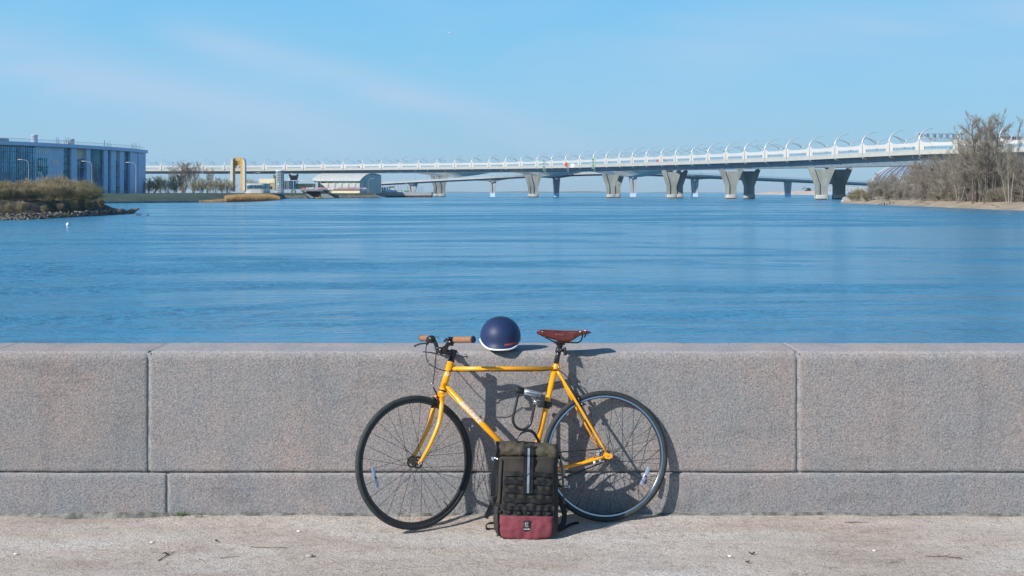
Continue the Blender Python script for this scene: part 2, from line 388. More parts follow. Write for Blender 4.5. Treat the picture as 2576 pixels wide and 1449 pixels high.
M['pebble'] = mat('pebble_grey', (.34, .31, .28), .85, var=.4, vscale=9)
M['hills'] = mat('far_shore', (.10, .15, .14), 1)
M['gull'] = mat('gull_white', (.8, .82, .82), .7)
M['gullwing'] = mat('gull_grey', (.20, .25, .30), .7)
M['duck'] = mat('duck_brown', (.05, .04, .03), .7)

# ------------------------------------------------------------------ water
def water_mat():
    m = bpy.data.materials.new('river_water'); m.use_nodes = True; t = m.node_tree; b = t.nodes['Principled BSDF']; L = t.links.new
    b.inputs['Base Color'].default_value = (.034, .200, .362, 1); b.inputs['IOR'].default_value = 1.33
    b.inputs['Specular IOR Level'].default_value = .5
    tx = N('ShaderNodeTexCoord', t)
    def noise_(sx, sy, sc, det, rg=.55, dist=0, rot=8):
        mp = N('ShaderNodeMapping', t); mp.inputs['Scale'].default_value = (sx, sy, 1); mp.inputs['Rotation'].default_value = (0, 0, R(rot))
        L(tx.outputs['Object'], mp.inputs[0]); n = N('ShaderNodeTexNoise', t); n.inputs['Scale'].default_value = sc
        n.inputs['Detail'].default_value = det; n.inputs['Roughness'].default_value = rg; n.inputs['Distortion'].default_value = dist
        L(mp.outputs[0], n.inputs['Vector']); return n
    fine = noise_(.75, 1.0, 1.15, 5, .66)
    mid = noise_(.55, 1.0, .45, 5, .62, 0, -6); big = noise_(.42, 1.0, .12, 7, .68, .3, 5)
    # calm and ruffled bands
    p1 = noise_(.45, 1.1, .045, 7, .68, 2.0, 6); p2 = noise_(.4, 1.2, .010, 6, .6, 1.5, -4)
    ad = N('ShaderNodeMath', t, operation='ADD'); L(p1.outputs[0], ad.inputs[0]); L(p2.outputs[0], ad.inputs[1])
    pr = N('ShaderNodeMapRange', t, interpolation_type='SMOOTHSTEP'); pr.inputs[1].default_value = .92; pr.inputs[2].default_value = 1.10; pr.inputs[3].default_value = .20; pr.inputs[4].default_value = 1.0
    L(ad.outputs[0], pr.inputs[0])
    rg = N('ShaderNodeMapRange', t); rg.inputs[1].default_value = .3; rg.inputs[2].default_value = 1; rg.inputs[3].default_value = .13; rg.inputs[4].default_value = .30
    L(pr.outputs[0], rg.inputs[0]); L(rg.outputs[0], b.inputs['Roughness'])
    s1 = N('ShaderNodeMath', t, operation='MULTIPLY'); s1.inputs[1].default_value = .46; L(fine.outputs[0], s1.inputs[0])
    s2 = N('ShaderNodeMath', t, operation='MULTIPLY'); s2.inputs[1].default_value = .62; L(mid.outputs[0], s2.inputs[0])
    sm = N('ShaderNodeMath', t, operation='ADD'); L(s1.outputs[0], sm.inputs[0]); L(s2.outputs[0], sm.inputs[1])
    sb = N('ShaderNodeMath', t, operation='MULTIPLY_ADD'); sb.inputs[1].default_value = 1.6; L(big.outputs[0], sb.inputs[0]); L(sm.outputs[0], sb.inputs[2]); sm = sb
    bp = N('ShaderNodeBump', t); bp.inputs['Distance'].default_value = 1.6
    L(sm.outputs[0], bp.inputs['Height']); L(pr.outputs[0], bp.inputs['Strength']); L(bp.outputs[0], b.inputs['Normal'])
    return m
M['water'] = water_mat()
w = MB()
ys = [WD+.35, 20, 60, 150, 400, 1000, 3000, 13000]; xs = [-9000, -2500, -600, -150, 0, 150, 600, 2500, 9000]
w.grid([[Vector((x, y, WZ)) for x in xs] for y in ys], False)
tag(fixn(w.build('water', M['water'])), kind='structure')
hz = []
hl = MB(); top = []
for i in range(61):
    x = -1500+i*60; hgt = max(1.5, 17*(.55+nse(i*.13, 3)*.8)*min(1, (61-i)/20)*min(1, (i+4)/8))
    top.append((x, hgt))
hl.grid([[Vector((x, 10800, WZ-1)) for x, h in top], [Vector((x, 10800, WZ+h*.8)) for x, h in top], [Vector((x, 10950, WZ+h)) for x, h in top], [Vector((x, 11400, WZ-1)) for x, h in top]])
tag(fixn(hl.build('hills', M['hills'])), 'faint low far shore on the horizon under the bridge', kind='structure')

# ------------------------------------------------------------------ path
def ground_mat():
    m = bpy.data.materials.new('sandy_path'); m.use_nodes = True; t = m.node_tree; b = t.nodes['Principled BSDF']; L = t.links.new
    tx = N('ShaderNodeTexCoord', t)
    def nn(sc, det, rg=.6, st=None):
        n = N('ShaderNodeTexNoise', t); n.inputs['Scale'].default_value = sc; n.inputs['Detail'].default_value = det; n.inputs['Roughness'].default_value = rg
        if st:
            mp = N('ShaderNodeMapping', t); mp.inputs['Scale'].default_value = st; L(tx.outputs['Object'], mp.inputs[0]); L(mp.outputs[0], n.inputs['Vector'])
        else: L(tx.outputs['Object'], n.inputs['Vector'])
        return n
    a = nn(1.5, 6, .6, (.6, 1.6, 1)); r = N('ShaderNodeValToRGB', t)
    for i, (p, c) in enumerate([(.30, (.50, .43, .37)), (.44, (.60, .535, .48)), (.54, (.65, .60, .55)), (.65, (.71, .68, .645))]):
        e = r.color_ramp.elements[i] if i < 2 else r.color_ramp.elements.new(p)
        e.position = p; e.color = (*c, 1)
    L(a.outputs[0], r.inputs[0])
    g = nn(110, 5, .85); r2 = N('ShaderNodeValToRGB', t)
    r2.color_ramp.elements[0].position = .34; r2.color_ramp.elements[1].position = .55
    r2.color_ramp.elements[0].color = (.30, .27, .26, 1); r2.color_ramp.elements[1].color = (1.06, 1.04, 1.03, 1); L(g.outputs[0], r2.inputs[0])
    k = nn(16, 6, .75); r3 = N('ShaderNodeValToRGB', t)
    r3.color_ramp.elements[0].position = .33; r3.color_ramp.elements[1].position = .5
    r3.color_ramp.elements[0].color = (.72, .68, .66, 1); r3.color_ramp.elements[1].color = (1, 1, 1, 1); L(k.outputs[0], r3.inputs[0])
    m1 = N('ShaderNodeMix', t, data_type='RGBA', blend_type='MULTIPLY'); m1.inputs[0].default_value = 1; L(r.outputs[0], m1.inputs[6]); L(r2.outputs[0], m1.inputs[7])
    m2 = N('ShaderNodeMix', t, data_type='RGBA', blend_type='MULTIPLY'); m2.inputs[0].default_value = 1; L(m1.outputs[2], m2.inputs[6]); L(r3.outputs[0], m2.inputs[7])
    L(m2.outputs[2], b.inputs['Base Color']); b.inputs['Roughness'].default_value = .95; b.inputs['Specular IOR Level'].default_value = .2
    h = nn(45, 8, .75); bp = N('ShaderNodeBump', t); bp.inputs['Distance'].default_value = .012; L(h.outputs[0], bp.inputs['Height']); L(bp.outputs[0], b.inputs['Normal'])
    return m
M['path'] = ground_mat()
def gz(x, y):
    near = max(0, min(1, (y-(WD-.22))/.2))
    return .010*nse(x*1.3, y*2.2)+.006*nse(x*5, y*7, 3)+.0025*nse(x*19, y*23, 8)-.004+near*.012*(.5+nse(x*1.1, 5.5)+.4*nse(x*7, 2))
g = MB(); xs = [-40, -12, -6]+[-3.6+i*.03 for i in range(241)]+[6, 12, 40]; ys = [-30, -8, 0, 3, 4.6]+[4.9+i*.03 for i in range(70)]+[WD+.05]
g.grid([[Vector((x, y, gz(x, y))) for x in xs] for y in ys])
tag(fixn(g.build('path', M['path'])), kind='structure')

# ------------------------------------------------------------------ granite parapet
wall = empty('parapet_wall', (0, WD, 0), 'long grey granite embankment wall the bicycle leans against', 'wall')
ZT = .870; WW = .43
def px2x(px, Y=WD): return (px-1288)*Y/F
def block(x0, x1, prof, name, seed):
    """prof: closed list of (dy, z) in the wall's section; the ends are eased by a small bevel"""
    n = max(4, int((x1-x0)/.03)); pts = []
    cy = sum(p[0] for p in prof)/len(prof); cz = sum(p[1] for p in prof)/len(prof)
    st = [(x0, .010), (x0+.003, .003), (x0+.009, 0)]+[(x0+.02+(x1-x0-.04)*i/n, 0) for i in range(n+1)]+[(x1-.009, 0), (x1-.003, .003), (x1, .010)]
    for x, ins in st:
        row = []
        for dy, z in prof:
            a = .0022*nse(x*3.1, z*3.3, seed)+.0014*nse(x*22, z*22, seed+4)
            py, pz = dy+a, z+a
            py += (1 if cy > dy else -1)*min(ins, abs(cy-dy)); pz += (1 if cz > z else -1)*min(ins, abs(cz-z))
            row.append(Vector((x, WD+py, pz)))
        pts.append(row+[row[0]])
    m = MB(); m.grid(pts); b0 = 0; k = len(prof)
    m.f.append(tuple(range(k))); m.sm.append(False)
    b1 = (len(st)-1)*(k+1); m.f.append(tuple(b1+i for i in reversed(range(k)))); m.sm.append(False)
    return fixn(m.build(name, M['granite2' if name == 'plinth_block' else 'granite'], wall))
def frange(a, b, n): return [a+(b-a)*i/n for i in range(n+1)]
rr = .045
top_prof = [(0.006, .2335), (0, .240)]+[(0, z) for z in frange(.25, ZT-rr, 22)]+[(rr-rr*math.cos(a), ZT-rr+rr*math.sin(a)) for a in frange(R(9), R(81), 8)]+[(y, ZT) for y in frange(rr, WW-.01, 12)]+[(WW, ZT-.01), (WW, .2335)]
low_prof = [(-.003, -.06), (-.003, 0)]+[(-.003, z) for z in frange(.01, .214, 10)]+[(.003, .221), (.03, .224), (WW, .224), (WW, -.06)]
jt = [px2x(373.5), px2x(2007)]
for a, b, s in [(-9.5, -6.3, 1), (-6.288, px2x(-24), 7), (px2x(-21), jt[0]-.0048, 2), (jt[0]+.0048, jt[1]-.005, 3), (jt[1]+.005, jt[1]+3.4, 4), (jt[1]+3.41, 9.5, 5)]:
    block(a, b, top_prof, 'coping_block', s*3.3)
jl = px2x(421)
for a, b, s in [(-9.5, -5.2, 11), (-5.19, jl-.0048, 12), (jl+.0048, 3.3, 13), (3.31, 9.5, 14)]:
    block(a, b, low_prof, 'plinth_block', s*2.1)
mm = MB()
for x in (jt[0], jt[1], px2x(-22.5), -6.294, jt[1]+3.405):
    mm.box((x, WD+.012+WW/2-.01, .55), (.02, WW-.012, .624))
for x in (jl, -5.195, 3.305): mm.box((x, WD+.010+WW/2-.01, .10), (.02, WW-.012, .238))
mm.build('mortar', M['mortar'], wall); mt = MB()
for x in (jt[0], jt[1], px2x(-22.5)): mt.box((x, WD+.03+WW/2, ZT-.020), (.018, WW-.072, .038))
mt.build('top_pointing', M['granite'], wall)
MB().box((0, WD+.0055+WW/2, .2285), (19, WW-.02, .012)).build('bed_joint', M['moss'], wall)
# a lip of set mortar at the foot of the wall
ml = MB(); pts = []
for i in range(260):
    x = -4+i*8/259; h = max(.001, .005+.010*nse(x*1.7, 9)+.006*nse(x*9, 4)); 
    if abs(x) < 1.2: h = max(.003, h-.006)
    pts.append([Vector((x, WD-.030-.006*nse(x*6, 1), -.02)), Vector((x, WD-.022-.004*nse(x*6, 1), h*.6)), Vector((x, WD-.0045, h+.010)), Vector((x, WD+.004, h+.012))])
ml.grid(pts); fixn(ml.build('base_mortar', M['moss'], wall))
MB().box((0, WD+WW/2, -1.6), (19, WW-.04, 3.0)).build('river_face', M['granite'], wall)

# litter on the path
def gp(px, py, up=0):
    d = Vector(((px-1288)/F, 1, -(py-484)/F)); t = CH/(-d.z); x, y = d.x*t, t; return Vector((x, y, gz(x, y)+up))
pb = MB()
ico = [(0, 0, 1)]+[(math.cos(a)*.9, math.sin(a)*.9, .3) for a in frange(0, 2*math.pi*4/5, 4)]+[(math.cos(a+.6)*.9, math.sin(a+.6)*.9, -.35) for a in frange(0, 2*math.pi*4/5, 4)]+[(0, 0, -1)]
icf = [(0, 1+i, 1+(i+1) % 5) for i in range(5)]+[(1+i, 6+i, 1+(i+1) % 5) for i in range(5)]+[(6+i, 6+(i+1) % 5, 1+(i+1) % 5) for i in range(5)]+[(11, 6+(i+1) % 5, 6+i) for i in range(5)]
def pebble(m, p, r, fl=.6):
    q = Matrix.Rotation(random.random()*6.3, 3, 'Z'); sx, sy = random.uniform(.7, 1.3), random.uniform(.7, 1.2)
    m.add([p+q@Vector((a*r*sx*random.uniform(.85, 1.1), b*r*sy, c*r*fl)) for a, b, c in ico], icf)
for i in range(5200):
    x = random.uniform(-3.3, 3.3); y = random.uniform(5.0, WD-.02) if random.random() < .6 else WD-.02-abs(random.gauss(0, .12))
    r = random.uniform(.0012, .0034)*(1.7 if random.random() < .04 else 1); pebble(pb, Vector((x, y, gz(x, y)+r*.3)), r)
tag(pb.build('gravel', M['pebble']), 'fine grey gravel strewn over the path', 'gravel', kind='stuff')
def twig(px0, py0, px1, py1, label, r=.0016, forks=1, seed=0):
    rnd = random.Random(seed); a, b = gp(px0, py0, .003), gp(px1, py1, .003); m = MB(); n = 7; pts = []
    for i in range(n):
        t = i/(n-1); p = a.lerp(b, t); p += Vector((rnd.uniform(-1, 1)*.004, rnd.uniform(-1, 1)*.010, 0)); p.z = gz(p.x, p.y)+.004; pts.append(p)
    m.tube(pts, [r*(1.1-.6*i/n) for i in range(n)], 5)
    for k in range(forks):
        p = pts[2+k % 4]; q = p+(b-a)*rnd.uniform(.12, .25)+Vector((0, rnd.uniform(-.04, .04), .008)); m.tube([p, q], [r*.8, r*.4], 4)
    return tag(m.build('twig', M['wood'], org=a), label, 'twig', 'twigs lying on the path')
TW = [(629, 1374, 723, 1378, 'long thin straight twig on the path left of the bag', .0018, 0), (554, 1402, 602, 1396, 'short thin twig on the path below the long straight twig', .0016, 1),
      (395, 1410, 440, 1385, 'bent twig at the bottom left lying below the front wheel side', .0022, 2), (2125, 1317, 2182, 1316, 'crooked twig near the wall on the right of the path', .0017, 1),
      (2330, 1395, 2420, 1402, 'branching dark twig at the bottom right of the path', .0022, 4), (2238, 1262+155, 2262, 1410, 'small twig left of the branching twig on the right', .0015, 2)]
for i, (a, b, c, d, l, r, k) in enumerate(TW): twig(a, b, c, d, l, r, k, i)
lf = [(292, 1402, 'curled brown leaf at the bottom left of the path', 'leaf'), (862, 1395+2, 'small reddish brown leaf on the path below the front wheel', 'leaf'), (2008, 1349+30, 'dark crumpled leaf on the path right of the rear wheel', 'leaf'), (2001, 1412, 'flat dark leaf below the crumpled leaf on the right', 'leaf')]
lf = [(417, 1395, 'curled brown leaf at the bottom left of the path', 0), (544, 1362, 'small reddish brown leaf on the path below the front wheel', 0), (1892, 1396, 'dark crumpled leaf on the path right of the rear wheel', 0), (1881, 1418, 'flat dark leaf below the crumpled leaf on the right', 0)]
for i, (px, py, l, _) in enumerate(lf):
    c = gp(px, py, .004); m = MB(); rows = []
    for a in range(6):
        u = a/5; wd = .009*math.sin(math.pi*min(.97, max(.06, u)))
        rows.append([c+Vector(((u-.5)*.030, (v-1)*wd*.7, .006*abs(v-1)+.004*math.sin(u*5+i)+.003)) for v in range(3)])
    m.grid(rows); o = m.build('leaf', M['leaf'], org=c); o.rotation_euler = (.2, .1, i*1.3)
    md = o.modifiers.new('thickness', 'SOLIDIFY'); md.thickness = .0008; tag(o, l, 'leaf', 'dry leaves on the path')
for px, py, l in [(751, 1252+85, 'white oval pebble by the wall foot near the front wheel'), (40, 1342+50, 'white flat chip at the far left of the path'), (382, 1365, 'pale chip in the middle of the left side of the path'), (1836, 1400, 'cream flat chip on the right of the path'), (2192+8, 1386-4, 'bluish white chip right of the middle of the path')]:
    m = MB(); c = gp(px, py, .004); m.sphere(c, .011, 10, 6, (1, .6, .4)); o = m.build('chip', M['shell'], org=c); o.rotation_euler = (0, 0, random.uniform(-.5, .5)); tag(o, l, 'chip', 'pale chips on the path')
m = MB(); c = gp(778, 1398, .006); m.sphere(c, .019, 9, 6, (1, .6, .55)); tag(m.build('pebble', M['pebble'], org=c), 'largest grey pebble at the bottom of the path below the front wheel', 'pebble')
for px, py, l, nb in [(458, 1300, 'tiny green grass tuft at the foot of the wall near the left joint', 26), (499, 1303, 'smaller sprig of grass at the wall foot right of the tuft', 9)]:
    m = MB(); c = gp(px, py); c.y = min(c.y, WD-.02); rnd = random.Random(px)
    for i in range(nb):
        b = c+Vector((rnd.gauss(0, .016), rnd.gauss(0, .006), 0)); t = b+Vector((rnd.gauss(0, .02), rnd.gauss(-.006, .01), rnd.uniform(.015, .035)))
        m.tube([b, b.lerp(t, .6)+Vector((0, 0, .004)), t], [.0014, .001, .0003], 4)
    tag(m.build('grass_tuft', M['green'], org=c), l, 'grass', 'grass at the wall foot')

# ================================================================== BICYCLE
PHI = R(10); LEAN = R(8.5)
U = Vector((-math.cos(PHI), -math.sin(PHI), 0))                 # towards the front wheel
NH = Vector((math.sin(PHI), -math.cos(PHI), 0))                 # horizontal, towards the viewer
SB = (NH*math.cos(LEAN)+Vector((0, 0, 1))*math.sin(LEAN)).normalized()    # bicycle's left side normal
UPB = (Vector((0, 0, 1))*math.cos(LEAN)-NH*math.sin(LEAN)).normalized()
RC = P(1517, 484+CH*F/(WD-.152), WD-.152)                         # rear tyre's contact
RC.z = .003
bike = empty('bicycle', RC, 'orange yellow city bicycle leaning against the granite wall', 'bicycle')
def B(px, py, off=0): return plane_hit(px, py, RC+SB*off, SB)
RW = .338
rear_c = RC+UPB*RW
# shift so that the hub is where it shows
hubp = B(1523, 1159, .0); rear_c = Vector((hubp.x, hubp.y, hubp.z)); rear_c = rear_c+UPB*((RC+UPB*RW-rear_c).dot(UPB))
TH = R(33)
HF = Vector((-math.cos(TH), -math.sin(TH), 0))                  # front wheel heading
AF = Vector((math.sin(TH), -math.cos(TH), 0)); lf_ = R(6.5)
SF = (AF*math.cos(lf_)+Vector((0, 0, 1))*math.sin(lf_)).normalized(); UPF = (Vector((0, 0, 1))*math.cos(lf_)-AF*math.sin(lf_)).normalized()
fy = B(1044, 1162).y
front_c = P(1044, 1162, fy); front_c += Vector((0, 0, RW*UPF.z+.003-front_c.z))
def Wf(px, py, off=0): return plane_hit(px, py, front_c+SF*off, SF)

def wheel(c, ax, rim_m, far_bright, name='wheel', refl=None, cog=False, seed=0):
    rnd = random.Random(seed)
    tr = RW-.0145; m = MB(); prof = []
    for a in frange(0, 2*math.pi*31/32, 31): pass
    prof = [(.0145*math.sin(2*math.pi*k/14), .0140*math.cos(2*math.pi*k/14)) for k in range(14)]
    rim = MB(); ri = .299; ro = RW-.0235
    rp = [(0, -.006), (.004, -.0095), (ro-ri-.004, -.0105), (ro-ri+.001, -.0095), (ro-ri-.004, -.006), (ro-ri-.004, .006), (ro-ri+.001, .0095), (ro-ri-.004, .0105), (.004, .0095), (0, .006)]
    rim.ring(c, ax, ri, rp, 120, False)
    wh = rim.build(name, rim_m, bike); fixn(wh)
    ty = MB(); ty.ring(c, ax, tr, prof, 128); fixn(ty.build('tyre', M['rubber'], wh))
    a, b = frame_for(ax)
    # brake track as a slightly proud band on each side
    bt = MB()
    for s in (-1, 1): bt.ring(c+ax*s*.0107, ax, ri+.0045, [(0, 0), (.0075, 0), (.0075, s*.0006), (0, s*.0006)], 120, False)
    fixn(bt.build('brake_track', M['rimalu'] if far_bright else M['rimblack'], wh))
    hub = MB(); fr = .022 if cog else .027
    for s in (-1, 1):
        hub.ring(c+ax*s*.028, ax, fr, [(-.0045, -.0015), (.003, -.0015), (.003, .0015), (-.0045, .0015)], 36, False)
        for k in range(6):
            th = k*math.pi/3+.3; d = a*math.cos(th)+b*math.sin(th); hub.tube([c+ax*s*.028+d*.007, c+ax*s*.028+d*(fr-.003)], .0025, 6)
    hub.lathe(c, ax, [(.0, -.034), (.010, -.034), (.012, -.027), (.009, -.02), (.009, .02), (.012, .027), (.010, .034), (0, .034)], 20)
    fixn(hub.build('hub', M['blackmatt'], wh))
    ax2 = MB(); ax2.lathe(c, ax, [(0, -.062), (.0045, -.062), (.0045, -.057), (.0075, -.057), (.0075, -.050), (.0045, -.050), (.0045, .050), (.0085, .050), (.0085, .058), (.005, .058), (.005, .064), (0, .064)], 12, False)
    fixn(ax2.build('axle', M['steel'], wh))
    spk = MB(); n = 28
    for k in range(n):
        s = 1 if k % 2 else -1; th = 2*math.pi*k/n+.05; off = (1 if (k//2) % 2 else -1)*R(66)
        d1 = a*math.cos(th)+b*math.sin(th); th2 = th+off; d2 = a*math.cos(th2)+b*math.sin(th2)
        spk.tube([c+ax*s*.028+d2*fr, c+d1*(ri+.001)+ax*s*.002], .00115, 5, False)
    fixn(spk.build('spokes', M['spoke'], wh))
    v = MB(); d = a*math.cos(2.2 if not cog else 1.0)+b*math.sin(2.2 if not cog else 1.0); v.tube([c+d*ri, c+d*(ri-.035)], [.003, .0022], 8); v.build('valve', M['black'], wh)
    if refl:
        rp_, d = refl; rel = rp_-c; rad = rel.normalized(); tn = ax.cross(rad).normalized()
        r = MB(); r.box(rp_, (.020, .105*d, .010), (rad, tn, ax), .004); rf = r.build('reflector', M['reflector'], wh)
        q = MB(); q.lathe(rp_+ax*.005, ax, [(0, 0), (.0055, 0), (.0055, .0015), (0, .002)], 12); fixn(q.build('reflector_clip', M['spoke'], rf))
    if cog:
        cg = MB(); cc = c-ax*.045; pts = []
        for k in range(32):
            th = 2*math.pi*k/32; rr_ = .041 if k % 2 else .035; pts.append(cc+(a*math.cos(th)+b*math.sin(th))*rr_)
        cg.prism(pts, ax*.002); fixn(cg.build('sprocket', mat('sprocket_plate', (.62, .63, .64), .35, metal=.2), wh))
    return wh
wheel(rear_c, SB, M['rimblack'], True, refl=(B(1623, 1198), 1), cog=True, seed=1)
wheel(front_c, SF, M['rimblack'], False, refl=(Wf(943, 1201), 1), seed=2)

# --- frame: one welded mesh
HT, HB = B(1133.9, 911), B(1113.6, 981)
ha = (HT-HB).normalized()
BBp = B(1335, 1190); SC = B(1397.4, 921); ST = B(1399, 915)
fr = MB(); y = M['yellow']
fr.tube([HB-ha*.0, HT], .0178, 20); fr.tube([HB-ha*.002, HB+ha*.008], .0192, 20); fr.tube([HT-ha*.008, HT+ha*.002], .0192, 20)
fr.tube([B(1137, 927.5), B(1394, 927.2)], .0112, 16)
fr.tube([B(1117, 969), BBp], .0146, 18)
fr.tube([BBp, SC], .0143, 18)
fr.lathe(SC-UPB*.012, (SC-BBp), [(.0143, -.01), (.0165, -.006), (.0165, .022), (.0146, .024), (.0132, .024)], 20)
fr.lathe(BBp-SB*.034, SB, [(0, 0), (.020, 0), (.020, .068), (0, .068)], 22)
for s in (1, -1):
    do = rear_c+SB*s*.061
    top = B(1402, 933, s*.011)
    fr.tube(bez([top, top.lerp(do, .25)+SB*s*.010, top.lerp(do, .5)+SB*s*.016, do+U*.010+UPB*.022], 16), [.0078, .0072, .0066, .006], 12)
    fr.tube(bez([BBp+SB*s*.02-U*.0, B(1400, 1178.5, s*.030), B(1455, 1168, s*.050), do+U*.022-UPB*.002], 16), [.0115, .0115, .0095, .0065], 12)
    # dropout plate
    q = [do+U*.026+UPB*.008, do+U*.014+UPB*.026, do-U*.002+UPB*.014, do-U*.022+UPB*.012, do-U*.024-UPB*.006, do-U*.006-UPB*.015, do+U*.012-UPB*.012, do+U*.028-UPB*.006]
    fr.prism([p-SB*.003 for p in q], SB*.006)
    fr.tube([BBp, BBp], .01, 3)
for px in (1161, 1345):
    c = B(px, 934, .004); fr.tube([c-U*.006, c+U*.006], .0042, 10)
fr.tube([B(1402, 925)-SB*.010+U*-.012, B(1402, 925)+SB*.014-U*.012], .006, 10)
frame_o = fixn(fr.build('frame', y, bike))
q = MB(); q.lathe(B(1405.5, 923.5, .016), SB, [(0, 0), (.004, 0), (.004, .004), (0, .004)], 10); fixn(q.build('clamp_bolt', M['steel'], frame_o))
q = MB(); t0, t1 = B(1492.5, 1163.8, .057), B(1498, 1162.8, .058); q.tube([t0, t1], .0083, 14); q.build('white_band', M['white'], frame_o)
# lettering on the down tube, wrapped round it
d0, d1 = B(1117, 969), BBp; ad = (d1-d0).normalized(); nd = SB-ad*SB.dot(ad); nd.normalize(); ud = nd.cross(ad).normalized()
cc_ = B(1184, 1037); cc_ = d0+ad*(cc_-d0).dot(ad)
def wrap(axis_c, a, nrm, up, r, tilt=0):
    def fn(u, v, h):
        th = v/r+tilt; return axis_c+a*u+(nrm*math.cos(th)+up*math.sin(th))*(r+h)
    return fn
text_mb('BEARBIKE', .0255, wrap(cc_, ad, nd, ud, .0147, .12), bold=.03, shear=.30, sp=1.0).build('frame_lettering', M['white'], frame_o)
hb_c = HB.lerp(HT, .60); ang = MB()
hd_ = wrap(hb_c, -ha, (SB-ha*SB.dot(ha)).normalized(), (SB-ha*SB.dot(ha)).normalized().cross(-ha), .0181, .2)
for (a1, b1, c1) in [((-.016, -.004), (-.002, .008), (-.001, -.006)), ((.002, .006), (.018, -.002), (.004, -.008))]:
    ang.add([hd_(*a1, .0004), hd_(*b1, .0004), hd_(*c1, .0004), hd_(*a1, -.0004), hd_(*b1, -.0004), hd_(*c1, -.0004)], [(0, 1, 2), (3, 5, 4), (0, 3, 4, 1), (1, 4, 5, 2), (2, 5, 3, 0)])
fixn(ang.build('head_badge', M['white'], frame_o))
# --- fork
crown = HB-ha*.012
fk = MB(); fk.tube([HB-ha*.003, crown-ha*.012], .0175, 18)
nearb = [crown+SF*.012-ha*.006, Wf(1111.5, 1008, .036), Wf(1109.5, 1035, .044), Wf(1102, 1071, .047), Wf(1081, 1120.7, .049), Wf(1063, 1153, .051), front_c+SF*.053]
farb = [crown-SF*.012-ha*.006, Wf(1099, 1012, -.036), Wf(1094.5, 1035, -.044), Wf(1073.3, 1079, -.047)]
dv = front_c+SF*.053
for s in (1, -1):
    base = []
    for q_ in nearb[1:]:
        rel = q_-front_c; off = rel.dot(SF); base.append(q_-SF*off+SF*off*s)
    pts = [crown+SF*.010*s-ha*.008]+base
    fk.tube(bez(pts, 36), [.0145, .0140, .0128, .0115, .0100, .0085, .0078, .0070], 14)
    e = front_c+SF*.053*s; fk.lathe(e-SF*.003, SF, [(0, 0), (.0105, 0), (.0105, .006), (0, .006)], 14)
rs_fix = fixn(fk.build('fork', y, bike))
q = MB(); q.lathe(HB-ha*.004, ha, [(.0178, -.004), (.0203, -.003), (.0203, .003), (.0180, .005)], 24); fixn(q.build('lower_headset', M['black'], bike)); q = MB()
q.lathe(HT, ha, [(.0180, 0), (.0198, .002), (.0192, .008), (.0150, .014), (.0150, .038)], 24)
fixn(q.build('headset', M['black'], bike))
# --- stem and handlebar
tilt = .13
HA = Vector((math.sin(TH), -math.cos(TH), tilt)).normalized()    # along the bar, towards the viewer
Sc = HT+ha*.046
BC = Sc+HF*.072+Vector((0, 0, .020))
q = MB(); q.tube([HT+ha*.030, HT+ha*.064], .0185, 18); q.tube([Sc-HF*.004, BC], .0150, 16)
q.tube([BC-HA*.024, BC+HA*.024], .0195, 18); q.lathe(HT+ha*.064, ha, [(.0185, 0), (.0165, .003), (0, .003)], 18)
stem = fixn(q.build('stem', M['black'], bike))
q = MB()
for s in (-.015, .015):
    for z in (.016, -.016): q = MB(); q.lathe(BC+HA*s+HF*.018+Vector((0, 0, z)), HF, [(0, 0), (.004, 0), (.004, .004), (0, .004)], 8); fixn(q.build('stem_bolt', M['steel'], stem))
for s in (.010, -.012): q = MB(); q.lathe(Sc-HF*.022+SB*s, -HF, [(0, -.01), (.006, -.01), (.006, .006), (0, .006)], 10); fixn(q.build('clamp_screw', M['steel'], stem))
YB = BC.y
nE, nS = P(1189.5, 854, YB-.205), P(1144, 854.5, YB-.115)
fS, fE = P(1079, 852, YB+.135), P(1061.5, 850.5, YB+.235)
q = MB(); q.tube(bez([fE, fS, P(1093, 858.5, YB+.085), BC-HA*.03, BC+HA*.03, P(1131, 858, YB-.07), nS, nE], 42), .0112, 14)
hbar = fixn(q.build('handlebar', M['black'], bike))
def grip(a, b):
    d = (b-a); L_ = d.length; d.normalize(); m = MB()
    m.lathe(a, d, [(.012, 0), (.0158, .001), (.0165, .004), (.0162, L_*.3), (.0158, L_*.6), (.0166, L_*.93), (.0166, L_*.965)], 24)
    m.lathe(a, d, [(.0166, L_*.965), (.0163, L_*.97), (0, L_*.97)], 24)
    g_ = fixn(m.build('grip', M['grip'], bike)); c = MB(); c.lathe(a, d, [(.0110, L_*.971), (.0164, L_*.972), (.0178, L_*.985), (.0178, L_*1.01), (.016, L_*1.03), (0, L_*1.035)], 24)
    fixn(c.build('grip_end', M['blackmatt'], g_))
grip(nS, nE+(nE-nS)*.02); grip(fS, fE)
